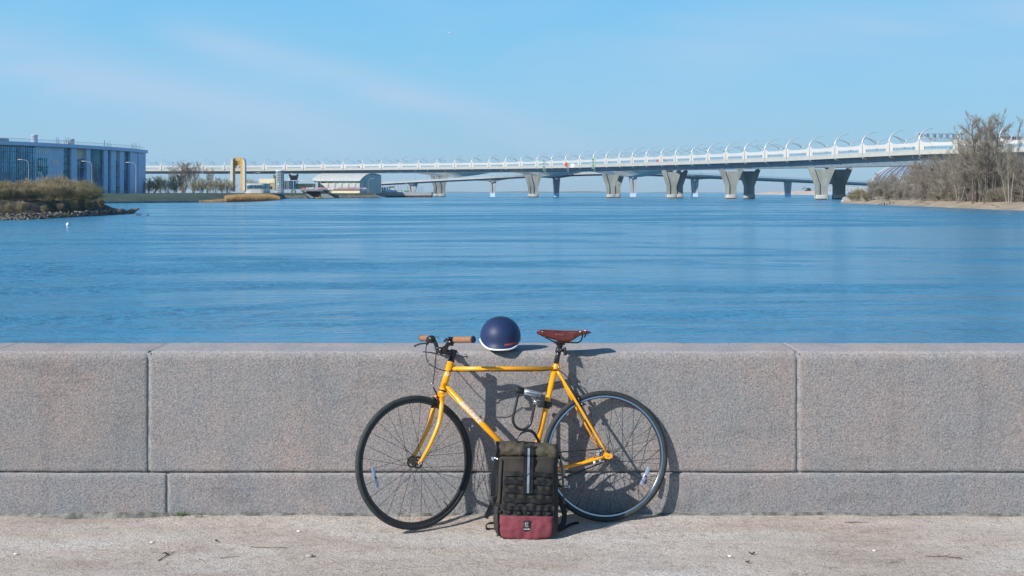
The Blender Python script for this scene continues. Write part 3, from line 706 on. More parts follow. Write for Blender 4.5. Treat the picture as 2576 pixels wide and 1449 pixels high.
# bell, brake levers
q = MB(); bc = P(1085.5, 853, YB+.085); q.sphere(bc, .0215, 20, 12, (1, 1, .95)); q.tube([bc, bc-Vector((.0, -.02, .02))], .007, 8); bell = q.build('bell', M['black'], bike)
q = MB(); q.tube([bc+Vector((.018, 0, .012)), bc+Vector((.035, 0, .014)), bc+Vector((.040, -.004, .004))], .0032, 8); q.sphere(bc+Vector((.030, -.004, .017)), .005, 8, 6); q.build('bell_striker', M['steel'], bell)
def lever(bar_p, pivot, tip, mid, dia=.011):
    m = MB(); d = (nE-nS).normalized()
    m.tube([bar_p-d*.009, bar_p+d*.009], .0165, 16)
    m.tube(bez([bar_p, bar_p.lerp(pivot, .5), pivot], 8), [.012, .011, .010], 12, flat=(1, .8))
    m.sphere(pivot, .0095, 10, 8)
    b_ = fixn(m.build('brake_lever', M['black'], bike)); l = MB()
    l.tube(bez([pivot, mid, tip], 14), [.0062, .006, .0048, .0052], 10, flat=(1.35, .75)); l.sphere(tip, .0062, 10, 8)
    l.build('lever_blade', M['black'], b_); k = MB(); k.lathe(pivot, Vector((.2, -1, .3)), [(0, -.012), (.0035, -.012), (.0035, .012), (0, .012)], 8); fixn(k.build('pivot_bolt', M['steel'], b_))
lever(P(1080, 855, YB+.13), P(1074, 863.5, YB+.12), P(1044, 870, YB+.19), P(1058, 865, YB+.16))
lever(P(1138, 856, YB-.10), P(1131, 861, YB-.13), P(1102, 876, YB-.16), P(1117, 873, YB-.16))
# extra shift pod of the near side
q = MB(); q.tube(bez([P(1137, 853, YB-.11), P(1128, 851, YB-.12), P(1118, 858, YB-.10)], 8), [.010, .009, .006], 10); q.box(P(1135, 866, YB-.12), (.026, .02, .016), None, .004); q.build('lever_mount', M['black'], bike)
# --- cables
CA = .0026
def off(px, py, o): return B(px, py, o)
rc = bez([P(1074.6, 861.6, YB+.10), P(1071.6, 878.3, YB+.07), P(1073.5, 902.6, YB+.0), P(1085.3, 919.4, YB-.03), P(1112.6, 931.2, (HT.y-.024)), off(1135.4, 933.6, .019), off(1162, 933.5, .006), off(1250, 933.3, .006), off(1345, 933.3, .006), off(1372, 932, .008), off(1395, 930.2, .019), off(1409, 933.5, .018), off(1427.3, 949, .012), off(1441, 974, .004)], 78)
MB().tube(rc, CA, 8).build('brake_cable', M['cable'], bike)
fc = bez([P(1100.5, 876, YB-.15), P(1096.5, 896.6, YB-.13), P(1094.4, 924, YB-.10), P(1091, 950, YB-.05), P(1089, 966, front_c.y-.02)], 36)
MB().tube(fc, CA, 8).build('brake_cable', M['cable'], bike)
# --- brakes
def caliper(pt, ax, fwd, dn, noodle, name='brake_caliper'):
    m = MB(); 
    for s in (-1, 1):
        m.tube(bez([pt, pt+ax*s*.022+fwd*.004-dn*.004, pt+ax*s*.030+dn*.020, pt+ax*s*.022+dn*.038], 12), [.0075, .008, .0065, .0055], 10, flat=(1, .75))
        m.box(pt+ax*s*.016+dn*.042, (.008, .042, .011), (ax, fwd.cross(Vector((0,0,0))) if False else ax.cross(dn).normalized(), dn), .002)
    m.tube([pt-fwd*.012, pt+fwd*.020], .0065, 10)
    m.tube(bez([pt+ax*.006, pt+ax*.02-dn*.016, noodle], 8), [.006, .0045, .0035], 8)
    c = fixn(m.build(name, M['black'], bike)); k = MB(); k.lathe(pt+fwd*.018, fwd, [(0, 0), (.0055, 0), (.0055, .006), (0, .007)], 10); fixn(k.build('caliper_bolt', M['steel'], c)); k = MB()
    d = (noodle-pt).normalized(); k.lathe(noodle-d*.006, d, [(.0038, 0), (.0042, .004), (.0034, .022), (0, .024)], 10); fixn(k.build('adjuster', M['steel'], c)); return c
fwdF = (HF*.98+Vector((0, 0, .1))).normalized()
pf = Wf(1096, 1003, .006); caliper(pf, SF, HF, -UPF, P(1088.5, 972, pf.y-.02))
dRb = (rear_c-B(1402, 933)).normalized(); outR = SB.cross(dRb).normalized()
outR = outR if outR.x > 0 else -outR
pr_ = B(1452, 1003, .004); caliper(pr_, SB, outR, dRb, P(1441.6, 978, pr_.y-.012))
q = MB(); q.tube([P(1462, 1013, pr_.y-.03), P(1474, 1036, pr_.y-.03)], .0016, 6); q.build('cable_tail', M['steel'], bike)
# --- seat post, saddle
SPT = B(1409.5, 866); sa = (SC-BBp).normalized()
q = MB(); q.tube([SC, SC+(SPT-SC)*1.0], .0132, 18); q.tube([SPT-sa*.012, SPT+sa*.004], .016, 16); q.box(SPT+sa*.004, (.046, .030, .016), (U, SB, UPB), .004)
sp_ = fixn(q.build('seatpost', M['black'], bike))
q = MB(); q.tube([B(1403.5, 888), B(1407, 874)], .0165, 14); q.tube([B(1408, 880, .012), B(1423, 882, .012)], .007, 8); q.tube([B(1420, 874, .010), B(1422, 894, .012)], .0085, 10); q.tube([B(1405, 886, .02), B(1414, 878, .022), B(1424, 886, .012)], .003, 6)
fixn(q.build('light_bracket', M['blackmatt'], sp_))
top_t = [(1350.5, 835.5), (1352.5, 832), (1356, 829.6), (1361, 828.6), (1372, 828.9), (1395, 830.2), (1421, 831), (1445, 829.8), (1462, 828.8), (1474, 828.6), (1479, 830.5), (1480.5, 834)]
bot_t = [(1350.5, 837.5), (1353, 840.5), (1358, 842.5), (1370, 846.5), (1383, 850.8), (1397, 855), (1407, 858), (1415, 859.6), (1423, 859.5), (1431, 857.2), (1439, 852.2), (1448.3, 846), (1460, 840.8), (1471, 838), (1480.5, 836)]
hw_t = [(1350.5, .006), (1356, .015), (1365, .018), (1385, .021), (1405, .027), (1425, .042), (1445, .062), (1462, .076), (1474, .078), (1479, .072), (1480.5, .064)]
rows = []; Y0 = B(1415, 845).y
for i in range(61):
    px = 1350.5+130*i/60; zt = P(px, lerp_tab(top_t, px), 0+B(px, 832).y).z; wd = lerp_tab(hw_t, px)
    zb = P(px, lerp_tab(bot_t, px), B(px, 845).y-wd*.98).z
    dish = .006*math.exp(-((px-1418)/26)**2); row = []; cpt = B(px, 832); cpt.z = 0
    lat = [(-1.0, 1), (-1.0, .66), (-1.0, .33), (-.985, .10), (-.95, .03), (-.85, .0), (-.6, -.02), (-.3, 0), (0, 0), (.3, 0), (.6, -.02), (.85, 0), (.95, .03), (.985, .10), (1.0, .33), (1.0, .66), (1.0, 1)]
    for l, dp in lat:
        z = zt-(zt-zb)*dp-(.004*(1-abs(l)) if dp <= .02 else 0)*0-.003*abs(l)**4
        flare = 1+(.10*dp*math.exp(-((px-1415)/30)**2) if dp > .1 else 0)
        row.append(cpt+NH*(l*wd*(.93 if abs(l) == 1 and dp > .5 and px > 1440 else 1)*flare)+Vector((0, 0, z)))
    rows.append(row)
q = MB(); q.grid(rows); sad = fixn(q.build('saddle', M['leather'], bike)); md = sad.modifiers.new('thickness', 'SOLIDIFY'); md.thickness = .004; md.offset = -1
q = MB()
for px, py, wd in [(1364, 834, .0165), (1473, 832.2, .079), (1455, 836, .072)][:2]+[(1459.5, 834.5, .0765)][:1]:
    q = MB(); c = P(px, py, B(px, py).y-wd); q.lathe(c+Vector((0, .002, 0)), Vector((0, -1, .3)), [(0, .004), (.0035, .003), (.0052, 0), (0, -.001)], 12); fixn(q.build('rivet', M['steel'], sad))
q = MB()
for s in (1, -1):
    rp_ = [B(1368, 846, s*.010), B(1380, 853, s*.018), B(1398, 860.5, s*.022), B(1430, 861.5, s*.022), B(1452, 862, s*.022), B(1462, 856, s*.032), B(1466, 843, s*.045), B(1467, 839, s*.05)]
    q.tube(bez(rp_, 30), .0037, 8)
q.tube(bez([B(1474, 840, .045), B(1471, 847, .04), B(1471, 847, -.04), B(1474, 840, -.045)], 12), .004, 8); q.tube([B(1356, 838), B(1372, 847)], .007, 8); q.box(B(1407, 861), (.05, .05, .013), (U, SB, UPB), .003)
for s in (1, -1):   # bag loops at the back
    q.tube(bez([B(1477, 835, s*.045), B(1481, 839, s*.045), B(1479, 841, s*.035), B(1475, 838, s*.03)], 9), .0018, 6)
fixn(q.build('saddle_rail', M['black'], sad))
# embossed maker's name on the side of the saddle
sc_ = P(1407.5, 841.5, B(1407, 841).y-.0315)
e1 = (P(1424, 842.2, B(1424, 842).y-.0455)-P(1392, 841, B(1392, 841).y-.0240)).normalized(); e2 = Vector((0, 0, 1)); en = e2.cross(-e1).normalized(); en = en if en.y < 0 else -en
text_mb('BROOKS', .0085, lambda u, v, h: sc_+e1*u+e2*v+en*(h+.0012), bold=.01).build('embossed_lettering', mat('embossed_leather', (.30, .10, .08), .5), sad)
# --- cranks, chain
q = MB(); q.tube([BBp-SB*.062, BBp+SB*.062], .008, 12)
cl = P(1253, 1152, B(1253, 1152, .068).y); cr_ = B(1417, 1226, -.068)
q.tube([BBp+SB*.060, cl], [.0125, .009], 10, flat=(1, .6)); q.tube([BBp-SB*.060, cr_], [.0125, .009], 10, flat=(1, .6))
crank = fixn(q.build('crank', M['black'], bike))
for c, s in ((cl, 1), (cr_, -1)):
    pc = c+SB*s*.045; m = MB(); e_ = U; m.tube([c, c+SB*s*.09], .006, 10)
    for k in (-1, 1): m.tube([pc-SB*.042+e_*k*.030, pc+SB*.042+e_*k*.030], .0042, 8)
    for k in (-1, 1): m.tube([pc-e_*.030+SB*k*.042, pc+e_*.030+SB*k*.042], .0042, 8)
    for k in range(5):
        for z in (-1, 1): m.box(pc+e_*.034*z+SB*(k-2)*.018+UPB*.003, (.004, .007, .012), (e_, SB, UPB))
    pd = fixn(m.build('pedal', M['steel'], bike)); r = MB(); r.box(pc-e_*.036*(1 if s < 0 else -1), (.006, .05, .016), (e_, SB, UPB), .0015); r.build('pedal_reflector', M['reflector'], pd)
m = MB(); cc2 = BBp-SB*.045; pts = [cc2+(U*math.cos(t)+UPB*math.sin(t))*(.094 if k % 2 else .090) for k, t in enumerate(frange(0, 2*math.pi*91/92, 91))]
m.ring(cc2, SB, .084, [(-.006, -.0015), (.007, -.0015), (.007, .0015), (-.006, .0015)], 60, False)
for k in range(5):
    t = k*2*math.pi/5+.3; m.tube([cc2, cc2+(U*math.cos(t)+UPB*math.sin(t))*.08], [.010, .006], 8, flat=(1, .4))
fixn(m.build('chainring', M['black'], bike))
ck = rear_c-SB*.045; m = MB(); dd = (BBp-rear_c).length; u_ = ((BBp-rear_c)-SB*(BBp-rear_c).dot(SB)).normalized(); v_ = SB.cross(u_)
path = [ck+(-u_*math.cos(t)+v_*math.sin(t))*.034 for t in frange(-1.3, 1.3, 10)]
path = [ck+(-u_*math.cos(t)-v_*math.sin(t))*.034 for t in frange(-1.45, 1.45, 10)]
fp = [cc2+(u_*math.cos(t)-v_*math.sin(t))*.092 for t in frange(1.68, -1.68, 22)]
loop = path+fp+[path[0]]
if (path[-1]-fp[0]).length > (path[-1]-fp[-1]).length: loop = path+fp[::-1]+[path[0]]
m.tube(loop, .0035, 6, flat=(1, 1.1)); m.build('chain', M['spoke'], bike)
# lock bracket clamped to the seat tube
q = MB(); b1, b2 = B(1376.5, 1010), B(1373.5, 1027); q.tube([b1, b2], .0195, 14); q.tube([B(1386, 1013, .006), B(1384, 1024, .006)], .008, 8); q.box(B(1361, 1017, .030), (.036, .028, .034), (U, SB, UPB), .006)
fixn(q.build('lock_bracket', M['blackmatt'], bike))

# ================================================================== U-LOCK
LO = .040
la, lb = B(1298, 980, LO), B(1360, 994.5, LO)
lock = empty('u_lock', la.lerp(lb, .5), 'black u-shaped bicycle lock with silver crossbar hanging from the seat tube', 'bicycle lock')
ld = (lb-la).normalized(); LL = (lb-la).length
q = MB(); q.lathe(la, ld, [(0, -.002), (.0155, 0), (.0168, .003), (.0168, LL*.30), (0, LL*.30)], 22); fixn(q.build('lock_cap', M['blackmatt'], lock))
q = MB(); q.lathe(la, ld, [(0, LL*.301), (.0155, LL*.301), (.0155, LL*.985), (.0135, LL), (0, LL)], 22); cb_ = fixn(q.build('crossbar', M['silver'], lock))
nl = (SB-ld*SB.dot(ld)).normalized(); ul = nl.cross(ld).normalized()
# the name reads upside down
text_mb('KRYPTONITE', .0085, wrap(la+ld*LL*.66, -ld, nl, nl.cross(-ld).normalized(), .0156, .12), bold=.012).build('crossbar_lettering', M['dark'], cb_)
text_mb('EVOLUTION', .0035, wrap(la+ld*LL*.60, -ld, nl, nl.cross(-ld).normalized(), .0156, -.62), bold=.01).build('small_lettering', M['dark'], cb_)
shp = [B(1304, 985, LO), B(1301, 1003, LO), B(1295.5, 1028, LO), B(1291, 1048, LO), B(1291.5, 1062, LO), B(1298, 1074, LO), B(1309, 1080.5, LO), B(1321, 1079, LO), B(1331, 1071, LO), B(1336.5, 1059, LO), B(1341, 1037, LO), B(1345.5, 1015, LO), B(1349, 998, LO)]
q = MB(); q.tube(bez(shp, 60), .0072, 12); q.build('shackle', M['black'], lock)
q = MB(); q.tube([B(1348.5, 1001, LO), B(1344, 1021, LO)], .0105, 16); q.build('shackle_sleeve', M['steel'], lock)

# ================================================================== HELMET
hc = P(1259, 860, 7.075)
hel = empty('helmet', (hc.x, hc.y, .87), 'matte navy blue bicycle helmet with white rim on top of the wall', 'helmet')
RX, RY = .1095, .128
def rimz(th):      # th=0 towards the viewer
    c = math.cos(th); s2 = abs(math.sin(th))
    zf = .8865 if c > 0 else .878
    k = s2**4.2
    return zf*(1-k)+.928*k
ZTOP = 1.0505
def hp(th, t, out=0):
    """t=0 rim, 1 crown"""
    zr = rimz(th); a = t*math.pi/2; zc = .940
    z = zr+(ZTOP-zr)*math.sin(a)**.92
    w_ = max(0, 1-((max(z, zc)-zc)/(ZTOP-zc))**2.12)**.5
    if z < zc: w_ = 1-.10*((zc-z)/.05)**2*(1 if math.cos(th) < 0 else 0)
    x = math.sin(th); y_ = -math.cos(th)
    lip = .016*math.exp(-((z-zr)/.014)**2)*max(0, math.cos(th))**2     # small front visor
    r_ = w_+0
    v = Vector((hc.x+x*(RX+out)*r_, hc.y+y_*((RY+out)*r_+lip-.004), z+out*math.sin(a))); return v
NT, NA = 26, 72
q = MB(); q.grid([[hp(2*math.pi*i/NA, t/NT) for i in range(NA+1)] for t in range(NT+1)]); shell = fixn(q.build('shell', M['navy'], hel, clean=True))
q = MB(); ring_ = [hp(2*math.pi*i/NA, 0)+Vector((0, 0, -.001)) for i in range(NA)]; ring_.append(ring_[0]); q.tube(ring_, .0046, 8, False); q.build('rim_trim', M['whitering'], hel)
q = MB(); q.grid([[Vector((hc.x+(hp(2*math.pi*i/NA, 0).x-hc.x)*k, hc.y+(hp(2*math.pi*i/NA, 0).y-hc.y)*k, rimz(2*math.pi*i/NA)+dz)) for i in range(NA+1)] for k, dz in ((.99, .001), (.93, .002), (.88, .012), (.70, .07), (.3, .11), (.01, .115))]); fixn(q.build('liner', M['dark'], hel))
# crown vent slot, side rivets
q = MB(); vs_ = []
for k in range(9):
    a = (k-4)/4*.20; z = 1.0425-.0016*abs(k-4)**1.2*0; 
    lo, hi = 0, 1
    for _ in range(30):
        md_ = (lo+hi)/2
        if hp(a*3.4, md_).z < 1.0425-.0006*(k-4)**2*.4: lo = md_
        else: hi = md_
    vs_.append(hp(a*3.4, lo, .0006))
q.tube(vs_, .0016, 6, flat=(1, 1)); q.build('vent_slot', M['dark'], hel)
q = MB()
for s in (1, -1):
    q = MB(); p = hp(s*R(74), .06, .001); q.sphere(p, .0042, 8, 6); q.build('rivet', M['steel'], hel)
def helwrap(u, v, h):
    # find angle and height by projecting onto the shell
    xt = hc.x+.052+u; z = .914+v+u*.10; th = R(20)
    for _ in range(25):
        lo, hi = 0, 1
        for _ in range(18):
            mdl = (lo+hi)/2
            if hp(th, mdl).z < z: lo = mdl
            else: hi = mdl
        x_ = hp(th, lo).x; th += (xt-x_)/.09
    return hp(th, lo, h+.0004)
text_mb('thousand', .0118, helwrap, bold=.02).build('shell_lettering', M['red'], shell)

# ================================================================== BACKPACK
TB = R(5.5); BO = Vector((0, 6.515, 0)); BN = Vector((0, -math.cos(TB), math.sin(TB))).normalized()
def G(px, py, o=0): return plane_hit(px, py, BO+BN*o, BN)
bb = G(1325, 1356)
bag = empty('backpack', (bb.x, bb.y+.06, 0), 'olive black roll-top backpack with maroon bottom standing before the bicycle', 'backpack')
left_t = [(1116, 1248), (1150, 1249), (1165, 1252), (1190, 1252), (1230, 1251), (1260, 1249), (1290, 1243), (1315, 1240), (1335, 1242), (1350, 1250), (1358, 1262)]
right_t = [(1124, 1404), (1150, 1407), (1175, 1404), (1230, 1405), (1290, 1405), (1320, 1406), (1340, 1404), (1352, 1396), (1358, 1380)]
BD = .068
def bagpt(u, py, hd=BD, o=0, n=4.5, s=-1):
    """u in -1..1 across the bag at picture height py; s=-1 front, +1 back"""
    xl, xr = lerp_tab(left_t, py), lerp_tab(right_t, py); pl, pr2 = G(xl, py), G(xr, py)
    base = pl.lerp(pr2, (u+1)/2); w_ = max(0, 1-abs(u)**n)**(1/n)
    bl = .006*math.exp(-((py-1325)/28)**2)-.010*math.exp(-((py-1160)/18)**2)
    wr = .007*nse(base.x*14, base.z*12, 4)+.0035*nse(base.x*40, base.z*28, 9)
    yc = base.y+BD; return Vector((base.x, yc+s*(hd*w_+(bl+wr)*w_+o), base.z))
q = MB(); rows = []
pys = [1150, 1156, 1162]+[1168+k*5 for k in range(35)]+[1343, 1348, 1352, 1355.5, 1357.5]
for py in pys:
    k = 1-.10*max(0, (py-1345)/13)**2; row = []
    ns = 30
    for i in range(2*ns):
        if i < ns: t = i/ns; u = -math.cos(math.pi*t); s = -1
        else: t = (i-ns)/ns; u = math.cos(math.pi*t); s = 1
        row.append(bagpt(u*k, py, BD*k if s < 0 else BD*k, 0, 4.5, s))
    rows.append(row+[row[0]])
q.grid(rows); b0 = len(q.v)-2*30-1; q.f.append(tuple(b0+i for i in range(60))); q.sm.append(False); q.f.append(tuple(i for i in range(60))); q.sm.append(False)
body = fixn(q.build('bag_body', M['canvas'], bag))
# rolled top
q = MB(); rows = []
for i in range(41):
    t = i/40; px = 1246.5+(1404-1246.5)*t; sag = 3.5*math.sin(t*7+1)*.4+(px-1246)*.050; e = 1-.16*max(0, abs(2*t-1)-.9)/.1
    row = []
    for k in range(26):
        a = 2*math.pi*k/26; ca, sa_ = math.cos(a), math.sin(a)
        rz = abs(sa_)**.75*(1 if sa_ > 0 else -1); ry = abs(ca)**.8*(1 if ca > 0 else -1)
        cpy = 1133.5+sag; c = G(px, cpy)
        p = c+Vector((0, BD, 0)); hh = .0355*e*(1+.05*math.sin(t*9)+.06*nse(px*.05, a)); dd_ = (BD-.006)*e
        fold = .009*nse(px*.06, a*1.2, 2)+.006*nse(px*.16, a*2.6, 5)
        row.append(Vector((p.x, p.y-ry*(dd_+fold), p.z+rz*(hh+fold*.6))))
    rows.append(row+[row[0]])
q.grid(rows)
for bidx in (0, 40): q.f.append(tuple(bidx*27+k for k in range(26))); q.sm.append(False)
fixn(q.build('rolled_top', M['canvasroll'], body))
def strip(pts2, wpx, offs=.004, m=None, name='strap', parent=None, thick=.0022, horiz=True, fn=None, build=True, mb=None):
    """ribbon along the bag's front; pts2 = (px, py, extra offset)"""
    q = mb or MB(); rows = []
    for px, py, eo in pts2:
        r = []
        for s_, l_ in ((-1, 0), (1, 0), (1, 1), (-1, 1)):
            x_, y_ = (px, py+s_*wpx/2) if horiz else (px+s_*wpx/2, py)
            xl, xr = lerp_tab(left_t, y_), lerp_tab(right_t, y_); u = max(-.985, min(.985, 2*(x_-xl)/(xr-xl)-1))
            p = (fn(x_, y_) if fn else bagpt(u, y_)); r.append(p+BN*(offs+eo+l_*thick))
        rows.append(r+[r[0]])
    q.grid(rows, False); k = len(rows)
    base = len(q.v)-5*k; q.f.append((base, base+1, base+2, base+3)); q.f.append((base+5*(k-1)+3, base+5*(k-1)+2, base+5*(k-1)+1, base+5*(k-1))); q.sm += [False, False]
    return fixn(q.build(name, m, parent)) if build else q
# maroon panel
q = MB(); rows = []
for j in range(19):
    py = 1297+(1353.5-1297)*j/18; xl, xr = lerp_tab(left_t, py), lerp_tab(right_t, py)
    x0 = 1258.5-.0*(j) ; x0 = 1258.5-3*math.sin(math.pi*j/18)-(.0 if j < 12 else -(j-12)*.3); x1 = 1390.5-.5*j/18
    edge = -2.2*math.sin((j/18)*math.pi)
    rows.append([bagpt(2*((x0+(x1-x0)*i/34)-xl)/(xr-xl)-1, py+(2.5*(i/34) if j < 2 else 0)+(2.5*(1-((i/17)-1)**2) if j > 15 else 0), o=.0035*(0 if i in (0, 34) or j in (0, 18) else 1)+.0028*nse(i*.35, j*.4, 3)*(0 if i in (0, 34) else 1)+.001) for i in range(35)])
q.grid(rows); fixn(q.build('bottom_panel', M['pink'], body))
# piping along both front edges
for tab, s in ((left_t, 1), (right_t, -1)):
    q = MB(); pts = []
    for k in range(26):
        py = 1158+(1353-1158)*k/25; xl, xr = lerp_tab(left_t, py), lerp_tab(right_t, py)
        inset = (6 if py < 1280 else 12) if s > 0 else 9
        if s > 0: inset = lerp_tab([(1158, 12), (1200, 9), (1290, 9), (1320, 14), (1353, 7)], py)
        x_ = (xl+inset) if s > 0 else (xr-lerp_tab([(1158, 12), (1300, 13), (1353, 8)], py)); pts.append(bagpt(2*(x_-xl)/(xr-xl)-1, py, o=.002))
    q.tube(pts, .0085, 8, flat=(1, .4)); q.build('piping', M['web'], body)
# webbing ladder
rows_y = [(1192.5, 1268, 1398), (1213, 1267, 1392), (1235.5, 1266, 1392), (1259, 1265, 1390.5)]
cols_x = [1273.5, 1297, 1320, 1345, 1367, 1387]
for ri_, (py, xa, xb) in enumerate(rows_y):
    pts = []
    for k in range(33):
        px = xa+(xb-xa)*k/32; pts.append((px, py+.035*(px-1330)+1.2*math.sin(px*.11+ri_), .0045+.0022*math.sin((px-1273)/23.0*math.pi+(math.pi if ri_ % 2 else 0))))
    strip(pts, 11.0, .003, M['web'], 'webbing_band', body)
pts = [(1243.5+k*(1403-1243.5)/36, 1276.5+6*math.exp(-((k)/5)**2)*-1.0+.02*(k*4), .004+.003*math.sin(k*1.5)) for k in range(37)]
strip(pts, 10.5, .003, M['web'], 'webbing_band', body)
for ci, px in enumerate(cols_x):
    pts = [(px-(py-1190)*.012, py+.035*(px-1330), .0002+.0012*math.sin((py-1192)/23.0*math.pi+(math.pi if ci % 2 else 0))) for py in frange(1190, 1293, 26)]
    strip(pts, 7.4, .0006, M['web'], 'webbing_tape', body, horiz=False)
for px in [1264+k*24 for k in range(6)]:
    q = MB(); rows = []
    for a in frange(0, math.pi, 8):
        r = []
        for s in (-1, 1):
            p = bagpt(2*((px+s*6)-1252)/(1405-1252)-1, 1291+.035*(px-1330)+4.2*math.cos(a)); r.append(p+BN*(.003+.0055*math.sin(a)))
        rows.append(r)
    q.grid(rows); o = fixn(q.build('webbing_loop', M['web'], body)); md = o.modifiers.new('t', 'SOLIDIFY'); md.thickness = .002
# central strap with reflective stripe
def fst(x_, y_):
    if y_ < 1152:
        c = G(x_, y_); a = max(-1, min(1, (1133.5+(x_-1246)*.05-y_)/17.5)); return c+Vector((0, BD-(BD-.004)*math.sqrt(max(0, 1-abs(a)**2.6)), 0))
    xl, xr = lerp_tab(left_t, y_), lerp_tab(right_t, y_); return bagpt(2*(x_-xl)/(xr-xl)-1, y_)
ys_ = frange(1117.5, 1239.5, 34)
def sgap(y_): return .006+.010*math.exp(-((y_-1160)/14)**2)+.008*max(0, (y_-1185)/55)**.5
stp = strip([(1330.5-.02*(y_-1117), y_, sgap(y_)) for y_ in ys_], 25, .0, M['web'], 'closure_strap', body, horiz=False, fn=fst)
strip([(1330.5-.02*(y_-1117), y_, sgap(y_)+.0048) for y_ in ys_[1:]], 5.6, .0, M['reflex'], 'reflective_stripe', body, horiz=False, fn=fst, thick=.0008)
q = MB(); c = fst(1329, 1124)+BN*.020
for dz in (-.0075, .0075, 0): q.box(c+Vector((0, -.001, dz)), (.058, .006, .0042), None, .0015)
for dx in (-.027, .027): q.box(c+Vector((dx, 0, 0)), (.005, .007, .019), None, .0015)
q.build('strap_buckle', M['blackmatt'], body)
# logo patch: winged lion outline and the word beneath
pc_ = bagpt(2*(1324.5-1240)/(166)-1, 1321, o=.008); ex = Vector((1, 0, .02)).normalized(); ez = (Vector((0, 0, 1))-BN*BN.z).normalized()
q = MB(); q.box(pc_, (.0355, .051, .0016), (ex, ez, BN), .0006); patch_ = q.build('logo_patch', M['dark'], body)
q = MB()
def LP(u, v): return pc_+ex*u*.001+ez*v*.001+BN*.0013
lions = [[(-9, 14), (-10.5, 7), (-8, 1), (-5, 3), (-2, 6)], [(-6.5, 17), (-8, 10), (-5, 5), (-1, 8)], [(-2, 8), (-1, 12), (2, 14.5), (6, 14), (9, 11), (8.5, 8), (5, 7.5), (3.5, 5)], [(5, 7.5), (8, 5.5), (6, 3)], [(3.5, 5), (2, 1), (5, -3), (7, -8), (8, -13)], [(8, -13), (11, -13)], [(-2, 6), (-4, 0), (-8, -4), (-9, -9), (-6, -13), (-1, -13), (-3, -9), (1, -5)], [(3, -6), (3, -13), (5, -13)]]
for l in lions: q.tube(bez([LP(u*.85+.3, v*.82+5) for u, v in l], 12), .00042, 6)
q.build('lion_emblem', M['whitering'], patch_)
text_mb('CHROME', .0052, lambda u, v, h: LP(u*1000, v*1000-16.5)+BN*h*.5, bold=.02, sp=1.05).build('logo_lettering', M['whitering'], patch_)
# grab handle
q = MB(); hh_ = bez([G(1299, 1119)+Vector((0, .06, 0)), G(1309, 1100)+Vector((0, .075, 0)), G(1328, 1090.5)+Vector((0, .08, 0)), G(1344, 1097)+Vector((0, .075, 0)), G(1357, 1119)+Vector((0, .06, 0))], 28)
rows = []
for i, p in enumerate(hh_):
    d = (hh_[min(i+1, len(hh_)-1)]-hh_[max(i-1, 0)]).normalized(); wv = Vector((.25, 1, .35)); wv = (wv-d*wv.dot(d)).normalized(); nn_ = d.cross(wv)
    rows.append([p+wv*a*.012+nn_*b*.0016 for a, b in ((-1, -1), (1, -1), (1, 1), (-1, 1), (-1, -1))])
q.grid(rows, False); fixn(q.build('grab_handle', M['web'], bag))
# black binding round the roll: both ends and the lower lip
for px in (1250, 1400):
    q = MB(); pts = []
    for k in range(21):
        a = -1.35+2.7*k/20; sag = (px-1246)*.05; c = G(px, 1133.5+sag)+Vector((0, BD, 0)); ca, sa_ = math.cos(a), math.sin(a)
        pts.append(Vector((c.x, c.y-(abs(ca)**.8)*(BD+.0005), c.z+math.copysign(abs(sa_)**.75, sa_)*.0375)))
    q.tube(pts, .0065, 8, flat=(1, .4)); q.build('roll_binding', M['web'], body)
q = MB(); q.tube([fst(px, 1149+(px-1246)*.05)+BN*(.002+.003*nse(px*.08, 2))+Vector((0, .012, 0)) for px in range(1250, 1403, 6)], .0045, 8); q.build('roll_binding', M['web'], body)
# side straps, cords, buckles
def ribbon(pts, w_, t_=.0022, name='side_strap', parent=bag, m=M['web'], wid=None, tw=0):
    pts = bez(pts, 24); q = MB(); rows = []
    for i, p in enumerate(pts):
        d = (pts[min(i+1, len(pts)-1)]-pts[max(i-1, 0)]).normalized(); wv = (wid or Vector((1, 0, 0))); wv = (wv-d*wv.dot(d)).normalized(); nn_ = d.cross(wv)
        rows.append([p+wv*a*w_/2+nn_*b*t_/2 for a, b in ((-1, -1), (1, -1), (1, 1), (-1, 1), (-1, -1))])
    q.grid(rows, False); k = len(rows); q.f += [(0, 1, 2, 3), tuple(5*(k-1)+j for j in (3, 2, 1, 0))]; q.sm += [False, False]
    return fixn(q.build(name, m, parent))
def Q(px, py, dy): p = G(px, py); return p+Vector((0, dy, 0))
ribbon([Q(1252, 1158, .03), Q(1247, 1180, .028), Q(1242, 1205, .02), Q(1241, 1230, .02), Q(1239.5, 1251, .025)], .024)
ribbon([Q(1252, 1258, .05), Q(1243, 1264, .05), Q(1235, 1280, .06), Q(1228, 1296, .07), Q(1222, 1313, .075)], .022)
q = MB(); c = Q(1239, 1268, .05); q.box(c, (.020, .012, .034), (Vector((.95, 0, .3)).normalized(), Vector((0, 1, 0)), Vector((-.3, 0, .95)).normalized()), .003); q.build('side_buckle', M['blackmatt'], bag)
ribbon([Q(1247, 1322, .05), Q(1236, 1321, .05), Q(1226, 1324, .05), Q(1224, 1330, .05), Q(1227, 1336, .05), Q(1246, 1337, .05)], .024, wid=Vector((0, 1, 0)))
ribbon([Q(1244, 1322, .038), Q(1224, 1324, .038), Q(1224, 1337, .038), Q(1238, 1335, .038)], .004, .018)
ribbon([Q(1406, 1150, .04), Q(1412, 1170, .04), Q(1416, 1200, .035), Q(1418, 1240, .035), Q(1421, 1272, .03)], .010, wid=Vector((1, 0, .2)))
ribbon([Q(1409, 1165, .06), Q(1417, 1190, .065), Q(1419, 1205, .065)], .020, name='tan_tab', m=M['tan'])
